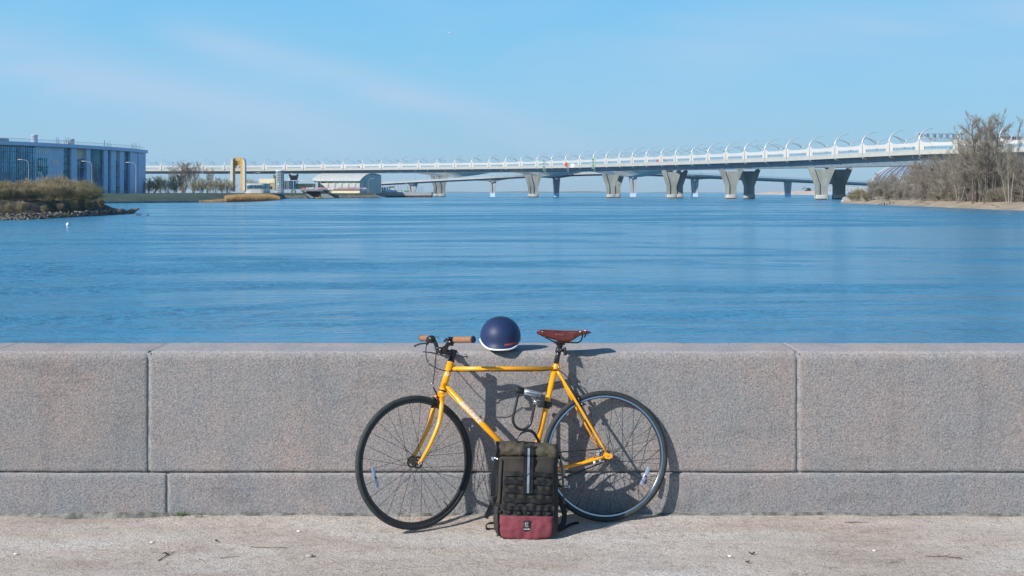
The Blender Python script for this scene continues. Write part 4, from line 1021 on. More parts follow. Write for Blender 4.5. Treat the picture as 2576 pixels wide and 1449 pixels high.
ribbon([Q(1405, 1268, .05), Q(1416, 1280, .055), Q(1421, 1300, .06), Q(1417, 1325, .055), Q(1402, 1338, .05)], .026)
ribbon([Q(1406, 1270, .06), Q(1415, 1300, .07), Q(1424, 1322, .08), Q(1416, 1330, .085)], .018, wid=Vector((0, 1, 0)))
gg = [gp(1404, 1340, .012), gp(1425, 1330, .014), gp(1440, 1322, .012), gp(1456, 1319, .010)]
ribbon(gg, .014, wid=Vector((0, .7, .7)))
q = MB(); c = Q(1405, 1164, .02); q.tube(bez([c+Vector((-.004, 0, .012)), c+Vector((.006, -.003, .010)), c+Vector((.004, 0, -.006))], 8), .0022, 6); q.build('side_hook', M['steel'], bag)

# ================================================================== LAND
def terrain(name, shore, inl, rows, m, kind='structure', nzs=.15, step=None, label=None, mb=None, close=True):
    """shore: [(X, Y, height factor)], inl: inland direction, rows: (distance, z above water)"""
    pts = []; n = max(2, int(len(shore)-1))
    dens = []
    for (a, b) in zip(shore, shore[1:]):
        L_ = math.hypot(b[0]-a[0], b[1]-a[1]); k = max(1, int(L_/(step or 6)))
        for i in range(k): dens.append([a[j]+(b[j]-a[j])*i/k for j in range(3)])
    dens.append(list(shore[-1])); dr = []
    for (a, b) in zip(rows, rows[1:]):
        k = max(1, min(10, int((b[0]-a[0])/((step or 6)*.7))))
        for i in range(k): dr.append((a[0]+(b[0]-a[0])*i/k, a[1]+(b[1]-a[1])*i/k))
    dr.append(rows[-1]); g = []
    for X, Y, h in dens:
        w_ = 1.2*nse(X*.05, Y*.05, 7)
        g.append([Vector((X+inl[0]*(d+w_*min(1, d+.6)), Y+inl[1]*(d+w_*min(1, d+.6)), WZ+z*(h if z > 0 else 1)+(nzs*(nse(X*.35+d*.3, Y*.3+d*.4)+.6*nse(X*1.1, d*.9)) if 0 < d < 200 else 0)*(h if z > 0 else 0))) for d, z in dr])
    q = mb or MB(); q.grid(g)
    return tag(fixn(q.build(name, m)), label, kind=kind)
def S3(px, py, h=1): p = sh(px, py); return (p.x, p.y, h)
# near bank on the left, with its rubble shore
lb_sh = [S3(-900, 566), S3(-420, 560), S3(-120, 557), S3(0, 554.5), S3(100, 551), S3(200, 545.5), S3(262, 542, .8), S3(300, 539.5, .38), S3(337, 537, .10)]
terrain('left_bank', lb_sh, (-.38, 1), [(0, -.4), (.4, .06), (4, .35), (7, .8), (10, 1.9), (13, 2.35), (30, 2.5), (45, 2.2), (60, -.6)], M['soil'], nzs=.28, step=1.6)
# embankment beyond, grass down to a low stone edge
fb = [S3(-1100, 520), S3(-420, 516), S3(0, 513), S3(270, 511.3), S3(420, 510), S3(560, 508.6), S3(640, 506.5), S3(700, 503), S3(716, 499.6), S3(830, 499), S3(930, 498.1), S3(953, 497.8)]
terrain('grass_embankment', fb, (-.25, 1), [(0, -.4), (.5, .45), (3, .5), (6, .7), (18, 2.6), (24, 3.0), (60, 3.0), (900, 3.0), (901, -1)], M['grass'], nzs=.18, step=9)
q = MB(); e = [sh(px, py)+Vector((0, -.3, 0)) for px, py in [(-200, 514.6), (0, 513), (270, 511.3), (420, 510), (560, 508.6)]]
for a, b in zip(e, e[1:]):
    d = (b-a).normalized(); q.box((a+b)/2+Vector((0, 0, .25)), ((b-a).length, 1.0, .75), (d, Vector((-d.y, d.x, 0)), Vector((0, 0, 1))))
tag(q.build('stone_quay_edge', M['concrete'], org=e[2]), 'low pale stone edging along the water below the grass embankment', 'edging')
# right bank with its beach
rb = [S3(2113, 510.6, .25), S3(2140, 511.6, .7), S3(2200, 514), S3(2325, 519.5), S3(2450, 524.5), S3(2576, 529.3), S3(2700, 535), S3(2900, 545)]
terrain('right_bank', rb, (.30, 1), [(0, -.4), (.3, .03), (6, .35), (11, .75), (20, 1.3), (60, 2.1), (330, 2.4), (331, -1)], M['sand'], nzs=.12, step=2.5)
def rocks(name, area, n, r0, r1, m, label, seed=1, cat='rocks'):
    global random
    st = random.getstate(); random.seed(seed); q = MB()
    for i in range(n):
        p, k = area(); pebble(q, p, random.uniform(r0, r1)*k, .75)
    random.setstate(st); return tag(q.build(name, m), label, cat, kind='stuff')
def along(pts, d0, d1, z0, z1, inl=(-.12, 1), jit=0):
    def f():
        i = random.randrange(len(pts)-1); t = random.random(); a, b = pts[i], pts[i+1]; d = random.random()**1.5; dd = d0+(d1-d0)*d
        return Vector((a[0]+(b[0]-a[0])*t+inl[0]*dd, a[1]+(b[1]-a[1])*t+inl[1]*dd, WZ+z0+(z1-z0)*d)), 1
    return f
rocks('shore_rubble', along(lb_sh[2:], -.8, 5, 0, .75), 900, .05, .30, M['stone'], 'broken stones and rubble along the water of the left bank', 3)
rocks('shore_rubble', along(lb_sh[6:], 0, 5, .0, .3, (-.38, 1)), 420, .06, .28, M['stone'], 'stony tip of the left bank running out into the water', 4)
fsh = [S3(716, 499.6), S3(830, 499), S3(930, 498.1), S3(953, 497.8)]
rocks('shore_rubble', along(fsh, -1, 9, 0, 1.3), 1500, .4, 1.1, M['stone'], 'grey rubble shore below the distant hall and culvert', 5)
rt = [S3(2120, 510), S3(2150, 510.5), S3(2200, 512), S3(2300, 516.5)]
rocks('riprap', along(rt, 4, 16, .5, 1.5, (.3, 1)), 420, .35, 1.0, mat('riprap_grey', (.30, .29, .28), .9, var=.3, vscale=.6), 'grey boulders heaped on the tip of the right bank', 6)
rocks('red_gravel', along(rt, -1, 4, .02, .5, (.3, 1)), 900, .08, .25, mat('brick_rubble', (.36, .17, .12), .9, var=.3, vscale=.9), 'reddish broken brick along the water of the right tip', 8)
# sand spit far right, beyond the bridges
sp0 = [(*sh(1905, 489.2).xy, .05), (*sh(1925, 489.3).xy, .35), (*sh(1975, 489.5).xy, .8), (*sh(2060, 489.7).xy, 1.2), (*sh(2230, 490).xy, 1)]
terrain('sand_spit', sp0, (.1, 1), [(0, -.5), (3, .5), (30, 2.2), (80, 5.0), (260, 5.5), (400, -1)], M['sandfar'], nzs=.5, step=18)

# ================================================================== BARE SHRUBS AND TREES
def grow(seed, h, spread, levels, nstem, trunk_r, twig_r, top_bias=.5, n1=9, n2=7, n3=6, lean=0, droop=0, base_h=.12):
    rnd = random.Random(seed); tk = MB(); tw = MB()
    def rv(s): return Vector((rnd.gauss(0, s), rnd.gauss(0, s), rnd.gauss(0, s)))
    def branch(p, d, L_, r, lvl, m):
        k = 5 if lvl == 0 else 3; pts = [p]; q = p.copy(); dd = d.copy()
        for i in range(k):
            dd = (dd+rv(.10 if lvl == 0 else .16)+Vector((0, 0, .10*top_bias))).normalized(); q = q+dd*(L_/k); pts.append(q.copy())
        rs = [max(twig_r*.5, r*(1-.75*i/k)) for i in range(k+1)]
        if lvl < 2 and r > twig_r*1.4: m.tube(pts, rs, 5 if lvl == 0 else 4, False)
        else: m.cone3(pts[0], pts[k//2+1], r); m.cone3(pts[k//2], pts[-1], r*.8)
        return pts, dd
    def kids(pts, n, lo):
        res = []
        for i in range(n):
            t = lo+(1-lo)*(i+rnd.random())/n; f = t*(len(pts)-1); j = min(len(pts)-2, int(f)); res.append((pts[j].lerp(pts[j+1], f-j), (pts[j+1]-pts[j]).normalized(), t))
        return res
    for s_ in range(nstem):
        a = rnd.uniform(0, 6.28); o = Vector((math.cos(a), math.sin(a), 0))
        base = o*rnd.uniform(0, spread*.12)*(nstem > 1); tilt_ = rnd.uniform(.03, .35 if nstem > 1 else .08)+lean
        p0, _ = branch(base, (Vector((0, 0, 1))+o*tilt_).normalized(), h*rnd.uniform(.78, 1.0), trunk_r*rnd.uniform(.7, 1.1), 0, tk)
        for (p, d, t) in kids(p0, n1, base_h):
            a = rnd.uniform(0, 6.28); sd_ = Vector((math.cos(a), math.sin(a), rnd.uniform(.15, .8))).normalized()
            L1 = h*spread/h*rnd.uniform(.35, .6)*(1.15-.75*t)
            p1, _ = branch(p, (d*.35+sd_).normalized(), L1, trunk_r*(.38-.22*t), 1, tk)
            for (pp, d2, t2) in kids(p1, n2, .2):
                p2, _ = branch(pp, (d2+rv(.55)+Vector((0, 0, .25))).normalized(), L1*rnd.uniform(.25, .5), twig_r*1.5, 2, tw)
                for (p3, d3, t3) in kids(p2, n3, .15):
                    e_ = p3+(d3+rv(.6)+Vector((0, 0, .2-droop))).normalized()*L1*rnd.uniform(.12, .28); tw.cone3(p3, e_, twig_r)
    return tk, tw
PROTO = {}
def proto(key, mats, **kw):
    tk, tw = grow(**kw); e = empty(key[0], (0, 0, 0), 'x', 'tree'); a = tk.build(key[1], mats[0], e); b = tw.build(key[2], mats[1], e)
    PROTO[key[3]] = (e, a, b, False)
    e['_h'] = kw['h']
def plant(kid, loc, h, label, cat, group, rz=None, wide=1.0, mats=None, rnd=random):
    e, a, b, used = PROTO[kid]
    if not used: o = e; PROTO[kid] = (e, a, b, True)
    else: o = copy_tree(e)
    k = h/PROTO_H[kid]; o.location = loc; o.rotation_euler = (0, 0, rnd.uniform(0, 6.28) if rz is None else rz); o.scale = (k*wide, k*wide, k)
    tag(o, label, cat, group); return o
PROTO_H = {}
def mk(kid, name, tn, cn, mats, **kw):
    proto((name, tn, cn, kid), mats, **kw); PROTO_H[kid] = max(v.co.z for m_ in PROTO[kid][1:3] for v in m_.data.vertices)*.97; del PROTO[kid][0]['_h']
# thicket bushes on the left bank
for i in range(3):
    mk('bushA%d' % i, 'bush', 'stems', 'twigs', (M['twigtan'], M['twigtan']), seed=20+i, h=3.0, spread=3.0, levels=2, nstem=18, trunk_r=.024, twig_r=.010, n1=9, n2=6, n3=6, base_h=.02)
mk('bushO', 'bush', 'stems', 'twigs', (M['twigolive'], M['twigolive']), seed=31, h=3.0, spread=3.6, levels=2, nstem=16, trunk_r=.022, twig_r=.010, n1=9, n2=6, n3=6, base_h=.02)
mk('bushG', 'bush', 'stems', 'twigs', (M['twigolive'], mat('budding_green', (.15, .20, .085), .9, var=.3, vscale=.8)), seed=37, h=3.0, spread=3.6, levels=2, nstem=12, trunk_r=.026, twig_r=.012, n1=8, n2=6, n3=6, base_h=.06)
env = [(-40, 456), (0, 455), (33, 456), (87, 457), (110, 451), (128, 447), (152, 447), (175, 453), (193, 459), (209, 452), (225, 455), (240, 466), (254, 472), (271, 484), (290, 497)]
rb_ = random.Random(5); k = 0
ORD = 'first second third fourth fifth sixth seventh eighth ninth tenth eleventh twelfth thirteenth fourteenth fifteenth sixteenth seventeenth eighteenth nineteenth twentieth'.split()+['twenty-'+a for a in 'first second third fourth fifth sixth seventh eighth ninth'.split()]+['thirtieth']+['thirty-'+a for a in 'first second third fourth fifth sixth seventh eighth ninth'.split()]
def bankY(px): return WL(lerp_tab([(-300, 559), (-120, 557), (0, 554.5), (100, 551), (200, 545.5), (262, 542), (300, 539.5), (337, 537)], px))
for row, (dist, dz, hk, rn) in enumerate([(34, 2.4, 1.0, 'back'), (24, 2.4, .88, 'middle'), (15, 2.3, .72, 'front')]):
    px = -70+row*5; cnt = 0
    while px < 246-row*6:
        Y = bankY(px)+dist*(1 if px < 200 else .75); hf = 1 if px < 200 else lerp_tab([(200, 1), (262, .8), (300, .38)], px)
        p = Vector(((px-1288)*Y/F, Y, WZ+dz*hf-.1))
        topz = CH+(484-lerp_tab(env, px)-rb_.uniform(-5, 7))*p.y/F; h = max(1.0, (topz-p.z)*hk)*1.05
        kid = 'bushG' if px > 236 else ('bushO' if (px > 185 or rb_.random() < .22) else 'bushA%d' % (k % 3))
        colr = {'bushG': 'budding green', 'bushO': 'olive green'}.get(kid, 'leafless brown')
        lab = '%s bush, %s from the left in the %s row of the left bank thicket' % (colr, ORD[cnt], rn)
        plant(kid, p, h*1.08, lab, 'bush', 'bushes of the left bank thicket', wide=rb_.uniform(.95, 1.2), rnd=rb_); k += 1; cnt += 1
        px += rb_.uniform(11, 17)
for i_, (px, dist, hh) in enumerate([(-5, 6, 1.3), (22, 7, 1.4), (52, 7, 1.7), (110, 6, 1.2), (150, 7, 1.3), (185, 7, 1.6), (225, 7, 1.7), (255, 8, 1.6)]):
    Y = bankY(px)+dist; p = Vector(((px-1288)*Y/F, Y, WZ+lerp_tab([(4, .35), (7, .8), (10, 1.9)], dist)))
    plant('bushA%d' % (int(px) % 3), p, hh, '%s low leafless scrub bush from the left on the dark slope above the rubble' % ORD[i_], 'bush', 'scrub on the slope of the left bank', wide=1.1, rnd=rb_)

# right bank
for i in range(4):
    mk('treeR%d' % i, 'tree', 'trunk', 'crown', (M['bark'], [M['twig2'], M['twig'], mat('twig_grey_olive', (.20, .19, .14), .9, var=.25, vscale=.5), M['birch']][i]), seed=50+i, h=12, spread=9, levels=3, nstem=[2, 3, 2, 4][i], trunk_r=.16, twig_r=.016, n1=16, n2=10, n3=8, base_h=.14)
mk('birch', 'tree', 'trunk', 'crown', (M['birch'], M['twig2']), seed=61, h=18, spread=9, levels=3, nstem=3, trunk_r=.20, twig_r=.015, n1=20, n2=12, n3=9, base_h=.30, top_bias=.8)
mk('tall', 'tree', 'trunk', 'crown', (M['bark'], M['twig']), seed=64, h=18, spread=10, levels=3, nstem=5, trunk_r=.20, twig_r=.016, n1=17, n2=11, n3=8, base_h=.30, top_bias=.5)
for i in range(2):
    mk('bushR%d' % i, 'bush', 'stems', 'twigs', (M['twig2'], M['twig'] if i else M['twig2']), seed=70+i, h=4.5, spread=5.5, levels=2, nstem=12, trunk_r=.045, twig_r=.019, n1=10, n2=7, n3=6, base_h=.08)
def shoreY(px):
    tab = [(2113, 510.6), (2200, 514), (2325, 519.5), (2450, 524.5), (2576, 529.3), (2700, 535), (2900, 545)]; return WL(lerp_tab(tab, px))
def onbank(px, inland):
    Y = shoreY(px)+inland; z = WZ+lerp_tab([(0, .03), (6, .35), (11, .75), (20, 1.3), (60, 2.1), (330, 2.4)], inland*.93); return Vector(((px-1288)*Y/F, Y, z-.1))
envR = [(2130, 492), (2150, 478), (2170, 462), (2190, 442), (2215, 430), (2240, 426), (2270, 430), (2290, 418), (2310, 400), (2330, 388), (2360, 386), (2390, 380), (2420, 366), (2450, 372), (2540, 380), (2576, 384), (2640, 380)]
rr_ = random.Random(11); k = 0
for inland, hk, stp_, lab, x0, jit in [(70, 1.0, 21, 'leafless tree from the left in the back row of the right bank wood', 2190, 5), (42, .97, 22, 'leafless tree from the left in the middle row of the right bank wood', 2185, 6), (22, .84, 27, 'small leafless tree from the left in the front row of the right bank wood', 2200, 8)]:
    px = x0; cnt = 0
    while px < 2660:
        p = onbank(px, inland+rr_.uniform(-6, 6)); px2 = 1288+p.x*F/p.y
        topz = CH+(484-lerp_tab(envR, px2)-rr_.uniform(-2, jit+6))*p.y/F; h = (topz-p.z)*hk
        plant('treeR%d' % (k % 4), p, h, '%s %s' % (ORD[cnt], lab), 'tree', 'leafless trees of the right bank wood', wide=rr_.uniform(.9, 1.15), rnd=rr_); k += 1; cnt += 1; px += stp_*rr_.uniform(.75, 1.25)
TT = [('tall', 2462, 16, 279, 'tallest forked bare tree of the right bank, left of the pair', 1.05), ('tall', 2492, 18, 277, 'tallest bare tree rising right in front of the bridge arches', 1.0), ('tall', 2437, 24, 318, 'lower bare tree left of and behind the tallest forked tree', .95), ('birch', 2538, 14, 297, 'slender pale-barked tree at the right edge of the wood', .62), ('birch', 2412, 15, 372, 'pale-barked tree left of the tallest pair on the right bank', .9), ('tall', 2576, 20, 372, 'dark bare tree cut by the right edge of the picture', .9)]
for kid, px, inl, ty, lab, wd in TT:
    p = onbank(px, inl); h = CH+(484-ty)*p.y/F-p.z; plant(kid, p, h, lab, 'tree', None, wide=wd, rnd=rr_)
px = 2140; k = 0
while px < 2650:
    inl = rr_.uniform(15, 26); p = onbank(px, inl); hh = rr_.uniform(2.6, 4.6)*(.75 if px < 2165 else 1); green = px < 2172
    plant('bushR%d' % (k % 2), p, hh, '%s undergrowth bush from the left at the foot of the right bank wood' % ORD[k], 'bush', 'undergrowth of the right bank wood', rnd=rr_); k += 1; px += rr_.uniform(13, 21)
mk('bushRG', 'bush', 'stems', 'twigs', (M['twigolive'], M['twigolive']), seed=77, h=3, spread=5, levels=2, nstem=14, trunk_r=.04, twig_r=.02, n1=9, n2=7, n3=7, base_h=.04)
for px, inl, hh, lab in [(2142, 13, 2.8, 'low olive green bush at the tip of the right bank, nearest the pier'), (2160, 16, 4.4, 'olive green bush second from the tip of the right bank'), (2180, 14, 3.2, 'olive bush behind the boulders of the right tip')]:
    plant('bushRG', onbank(px, inl), hh, lab, 'bush', None, rnd=rr_)
# driftwood and stumps
for i, (px, inl, dx, dz, lab) in enumerate([(2252, 9, -5, 1.4, 'fallen grey branch on the beach below the left of the wood'), (2345, 9, -6, 1.0, 'long fallen branch slanting over the beach mid wood'), (2392, 8, 5, 1.6, 'fallen trunk leaning at the beach edge below the birch'), (2520, 7, -4, .9, 'driftwood pile on the beach at the far right'), (2300, 8, 3, .6, 'short driftwood log on the beach left of the middle')]):
    p = onbank(px, inl); q = MB(); e_ = p+Vector((dx, 1.5, dz)); q.tube(bez([p, p.lerp(e_, .5)+Vector((0, 0, .25)), e_], 8), [.13, .10, .05], 6)
    for t in (.4, .6, .8): c = p.lerp(e_, t); q.tube([c, c+Vector((dx*.15, -.6, .8*(1 if t != .6 else -.2)))], [.05, .015], 4)
    tag(q.build('fallen_branch', M['twig2'], org=p), lab, 'branch')
q = MB()
st = empty('wooden_stumps', onbank(2226, 0), 'cluster of old wooden stakes standing in the water off the beach', 'stakes')
for i in range(11):
    q = MB(); c = Vector((st.location.x+(i-5)*.42+rr_.uniform(-.15, .15), st.location.y-2.2+rr_.uniform(-.6, .6), WZ)); q.tube([c-Vector((0, 0, .3)), c+Vector((rr_.uniform(-.1, .1), 0, rr_.uniform(.35, .95)))], [.11, .08], 6); q.build('stake', M['soil'], st)

# far left: trees behind the embankment, in front of the bridge
for i in range(3):
    mk('treeL%d' % i, 'tree', 'trunk', 'crown', (M['bark'], [M['twigfar'], M['twigfar2'], M['twigfar']][i]), seed=80+i, h=9, spread=9.5, levels=3, nstem=[5, 4, 6][i], trunk_r=.15, twig_r=.034, n1=12, n2=7, n3=6, base_h=.04, top_bias=.2)
mk('tallL', 'tree', 'trunk', 'crown', (M['bark'], M['twig']), seed=90, h=17, spread=15, levels=3, nstem=2, trunk_r=.3, twig_r=.040, n1=20, n2=10, n3=8, base_h=.2)
rl = random.Random(3)
LT = [(372, 444, 0), (388, 440, 0), (405, 439, 1), (423, 441, 0), (440, 444, 2), (462, 446, 1), (486, 447, 0), (505, 447, 2), (522, 445, 1), (541, 444, 0), (560, 446, 0), (575, 447, 2), (626, 446, 2), (640, 452, 2), (652, 457, 1)]
nm = ['first', 'second', 'third', 'fourth', 'fifth', 'sixth', 'seventh', 'eighth', 'ninth', 'tenth', 'eleventh', 'twelfth']
for i, (px, ty, v) in enumerate(LT):
    Y = 640+rl.uniform(-20, 30) if px < 600 else 850; p = Vector(((px-1288)*Y/F, Y, WZ+2.9)); h = CH+(484-ty)*Y/F-p.z
    lab = ('%s rounded bare tree from the blue building, under the left part of the bridge' % nm[i]) if i < 12 else ['grey bare tree just right of the yellow and white tower', 'low bare tree behind the round-windowed white building', 'smallest bare tree left of the cream block'][i-12]
    plant('treeL%d' % v, p, h, lab, 'tree', 'bare trees behind the left embankment', wide=1.0 if px < 600 else .8, rnd=rl)
for px, ty, lab in [(462, 403, 'tallest dark bare tree rising above the bridge deck on the left'), (487, 404, 'second tall bare tree touching the bridge deck on the left'), (437, 412, 'tall thin bare tree left of the tallest one before the bridge'), (528, 420, 'slim bare tree right of the tallest pair before the bridge')]:
    Y = 690; p = Vector(((px-1288)*Y/F, Y, WZ+2.9)); h = CH+(484-ty)*Y/F-p.z; plant('tallL', p, h, lab, 'tree', None, wide=.72 if px in (462, 487) else .5, rnd=rl)
# reeds
q = MB(); rd = random.Random(2)
for i in range(7000):
    px = rd.uniform(566, 704) if rd.random() < .8 else rd.uniform(500, 566); t = rd.random()
    b = sh(px, lerp_tab([(500, 509.0), (566, 508.2), (640, 506.2), (704, 502.8)], px)+.5-t*.9); b.z = WZ+.1
    hh = (3.0 if px > 566 else 1.5)*lerp_tab([(500, .4), (590, .9), (620, 1), (680, .95), (700, .6), (706, .4)], px)*rd.uniform(.75, 1.1); q.cone3(b, b+Vector((rd.gauss(0, .25), rd.gauss(0, .25), hh)), .07)
tag(q.build('reeds', M['reed']), 'tan dry reed bed standing in the water below the embankment', 'reeds', kind='stuff')
q = MB()
for i in range(1600):
    px = rd.uniform(280, 560); b = sh(px, 510.6-.006*(px-280)-.9); b.z = WZ+.4; b.y += rd.uniform(0, 6); q.cone3(b, b+Vector((rd.gauss(0, .2), rd.gauss(0, .2), rd.uniform(.3, .9))), .06)
tag(q.build('dry_grass', mat('dry_grass_brown', (.22, .12, .07), .9, var=.3, vscale=.3)), 'brownish dry grass along the foot of the embankment', 'grass', kind='stuff')

# ================================================================== BRIDGE
YT = [(300, 1345), (368, 1330), (663, 1300), (815, 1262), (1005, 1205), (1110, 1150), (1230, 1075), (1340, 1000), (1440, 925), (1540, 855), (1697, 770), (1870, 695), (2090, 630), (2312, 578), (2576, 535), (2900, 495)]
TOP = [(368, 417.6), (663, 416.7), (815, 414.9), (1005, 413), (1054, 412), (1228, 410.3), (1422, 404.6), (1590, 396.9), (1736, 391.5), (1780, 389), (1979, 379.2), (2168, 367.3), (2312, 359.3), (2576, 351.5), (2900, 342)]
BOT = [(368, 430.7), (663, 430.6), (815, 428.6), (1005, 427), (1228, 425.2), (1422, 422.6), (1590, 418), (1736, 413.5), (1780, 412), (1979, 405), (2168, 395.5), (2312, 388.5), (2576, 382), (2900, 375)]
GIR = [(368, 436.6), (663, 436.5), (815, 435.8), (1005, 435.2), (1228, 433.2), (1422, 431.2), (1590, 428.7), (1736, 426.2), (1780, 425.2), (1979, 422), (2168, 418), (2312, 414.6), (2576, 410), (2900, 405)]
def zat(py, Y): return CH-(py-484)*Y/F
def sm_y(x): # gentle smoothing of the plan curve
    return (lerp_tab(YT, x-40)+2*lerp_tab(YT, x)+lerp_tab(YT, x+40))/4
def BX(px):
    Y = sm_y(px); X = (px-1288)*Y/F; return X, Y
def sec(px):
    """near edge point, transverse unit, z of fascia bottom, top, girder bottom"""
    X, Y = BX(px); X1, Y1 = BX(px-14); X2, Y2 = BX(px+14); d = Vector((X2-X1, Y2-Y1, 0)).normalized(); T = Vector((-d.y, d.x, 0))
    s3 = lambda tab: (lerp_tab(tab, px-30)+2*lerp_tab(tab, px)+lerp_tab(tab, px+30))/4
    return Vector((X, Y, 0)), T, d, zat(s3(BOT), Y), zat(s3(TOP), Y), zat(s3(GIR), Y)
posts = [310, 358.5, 406, 458.8, 510.7, 565, 614, 664.7, 717.5, 763.2, 812.6, 863.5, 911.8, 959, 1006.3, 1053.6, 1099, 1143.7, 1186.3, 1230, 1270.7, 1310, 1350.7, 1387, 1422, 1457.7, 1492, 1524.3, 1557, 1590.4, 1625, 1662.7, 1699, 1739.5, 1780.8, 1826, 1873, 1924, 1978, 2036, 2100, 2169, 2237, 2312, 2410, 2514, 2625, 2745]
p0, T0, d0_, zb0, zt0, zg0 = sec(1300)
br = empty('bridge', (p0.x, p0.y, WZ), 'long white road bridge with curved arch ribs crossing the whole river', 'bridge')
DW = 26
# deck slab and girder swept along the curve
def sweep(name, prof, m, x0=300, x1=2760, n=90, smooth=False, mb=None, build=True):
    rows = []
    for i in range(n+1):
        px = x0+(x1-x0)*i/n; p, T, d, zb, zt, zg = sec(px); rows.append([p+T*t+Vector((0, 0, z(zb, zt, zg))) for t, z in prof]); rows[-1].append(rows[-1][0])
    q = mb or MB(); q.grid(rows, smooth)
    for idx in (0, n):
        b0 = len(q.v)-(n+1)*len(rows[0])+idx*len(rows[0]); q.f.append(tuple(b0+j for j in range(len(rows[0])-1))); q.sm.append(False)
    return fixn(q.build(name, m, br)) if build else q
sweep('deck', [(.9, lambda b, t, g: b+.25), (DW-.9, lambda b, t, g: b+.25), (DW-.9, lambda b, t, g: b+.9), (.9, lambda b, t, g: b+.9)], M['concrete2'])
sweep('girder', [(3.2, lambda b, t, g: b+.24), (4.2, lambda b, t, g: g), (DW-4.2, lambda b, t, g: g), (DW-3.2, lambda b, t, g: b+.24)], M['bsteel'])
sweep('girder_flange', [(3.9, lambda b, t, g: g-.16), (3.9, lambda b, t, g: g-.003), (5.4, lambda b, t, g: g-.003), (5.4, lambda b, t, g: g-.16)], M['concrete2'])
sweep('far_parapet', [(DW, lambda b, t, g: b+.3), (DW, lambda b, t, g: b+(t-b)*.60), (DW+.5, lambda b, t, g: b+(t-b)*.60), (DW+.5, lambda b, t, g: b+.3)], M['bcream'])
sweep('far_handrail', [(DW, lambda b, t, g: t-.35), (DW, lambda b, t, g: t+.7), (DW+.5, lambda b, t, g: t+.7), (DW+.5, lambda b, t, g: t-.35)], M['bwhite'])
STN = [0, .03, .06, .09, .13, .17, .24, .32, .41, .5, .59, .68, .76, .83, .87, .91, .94, .97, 1]
for i, (a, b) in enumerate(zip(posts, posts[1:])):
    q = MB(); low = MB(); q0 = []; 
    S_ = []
    for s in STN:
        px = a+(b-a)*s; p, T, d, zb, zt, zg = sec(px); h = zt-zb; e = min(s, 1-s); hump = .40*h*math.exp(-(e/.065)**1.0)
        S_.append((p, T, zb, h, hump, s))
    def cell(i0, i1, f0, f1, th=.5, out=0, mb=q):
        vs = []
        for (p, T, zb, h, hump, s) in (S_[i0], S_[i1]):
            for fz, extra in ((f0, 0), (f1, 1)):
                z = zb+h*fz+(hump if f1 >= 1 and extra else 0)
                for t in (-out*(1-abs(2*fz-.5)*.6), th): vs.append(p+T*t+Vector((0, 0, z)))
        mb.add(vs, [(0, 2, 6, 4), (1, 5, 7, 3), (2, 3, 7, 6), (0, 4, 5, 1), (0, 1, 3, 2), (4, 6, 7, 5)])
    for j in range(len(STN)-1):
        e = min(STN[j], 1-STN[j+1])
        cell(j, j+1, .70, 1.0, .45)
        if e < .10: cell(j, j+1, .40, .70, .45)
        cell(j, j+1, .36, .40, .9, .25)
        cell(j, j+1, 0.0, .36, .4, .12, low)
    o = q.build('parapet_panel', M['bwhite'], br); low.build('fascia_band', M['bcream'], o)
    # posts: thick rib under the hump reaching under the deck
    p, T, d, zb, zt, zg = sec(a); h = zt-zb; r = MB()
    pts = [p+T*2.6+Vector((0, 0, zb-.55)), p+T*.6+Vector((0, 0, zb-.35)), p-T*.30+Vector((0, 0, zb+h*.25)), p-T*.28+Vector((0, 0, zb+h*.7)), p-T*.1+Vector((0, 0, zt+h*.30))]
    r.tube(bez(pts, 12), [.55, .5, .45, .38, .25], 6, True); r.build('parapet_rib', M['bwhite'], br)
    # baluster bars
    bm_ = MB()
    for s in frange(.14, .86, 8):
        px = a+(b-a)*s; p_, T_, d_, zb_, zt_, _ = sec(px); hh = zt_-zb_; bm_.box(p_+T_*.12+Vector((0, 0, zb_+hh*.55)), (.09, .09, hh*.30))
    pp = [sec(a+(b-a)*s) for s in (.1, .3, .5, .7, .9)]; bm_.tube([x_[0]+x_[1]*.12+Vector((0, 0, x_[3]+(x_[4]-x_[3])*.56)) for x_ in pp], .07, 4, False)
    bm_.build('railing', M['mullion'], o)
    # arches
    def arch(base, inw, R1, H1, name, r0=.30):
        pts = [base+inw*(R1*(1-math.cos(t)))+Vector((0, 0, H1*math.sin(t))) for t in frange(0, R(83), 10)]; pts.append(pts[-1]+(pts[-1]-pts[-2])*.5)
        m_ = MB(); m_.tube(pts, [r0, r0*.95, r0*.9, r0*.85, r0*.8, r0*.72, r0*.62, r0*.52, r0*.42, r0*.34, r0*.28, r0*.2], 6); m_.build(name, M['barc'], br)
    arch(p+Vector((0, 0, zt+h*.2)), T, 9.0, 5.6, 'arch_rib', .40)
    if i % 1 == 0: arch(p+T*DW+Vector((0, 0, zt-h*.1)), -T, 9.0, 5.6, 'arch_rib', .36)
    if 1:
        c = p+d*((-6 if a > 1000 else 1)+2)+T*DW/2+Vector((0, 0, zt-h*.3)); ms = MB(); ms.tube([c, c+Vector((0, 0, 3.0))], .22, 6)
        for s in (-1, 1):
            b_ = c+Vector((0, 0, 3)); ms.tube([b_+T*s*(9.0*(u**1.2))+Vector((0, 0, 3.3*u**.75)) for u in frange(0, 1, 6)], [.2, .2, .18, .16, .13, .1, .06], 5)
        ms.build('branching_mast', M['barc'], br)
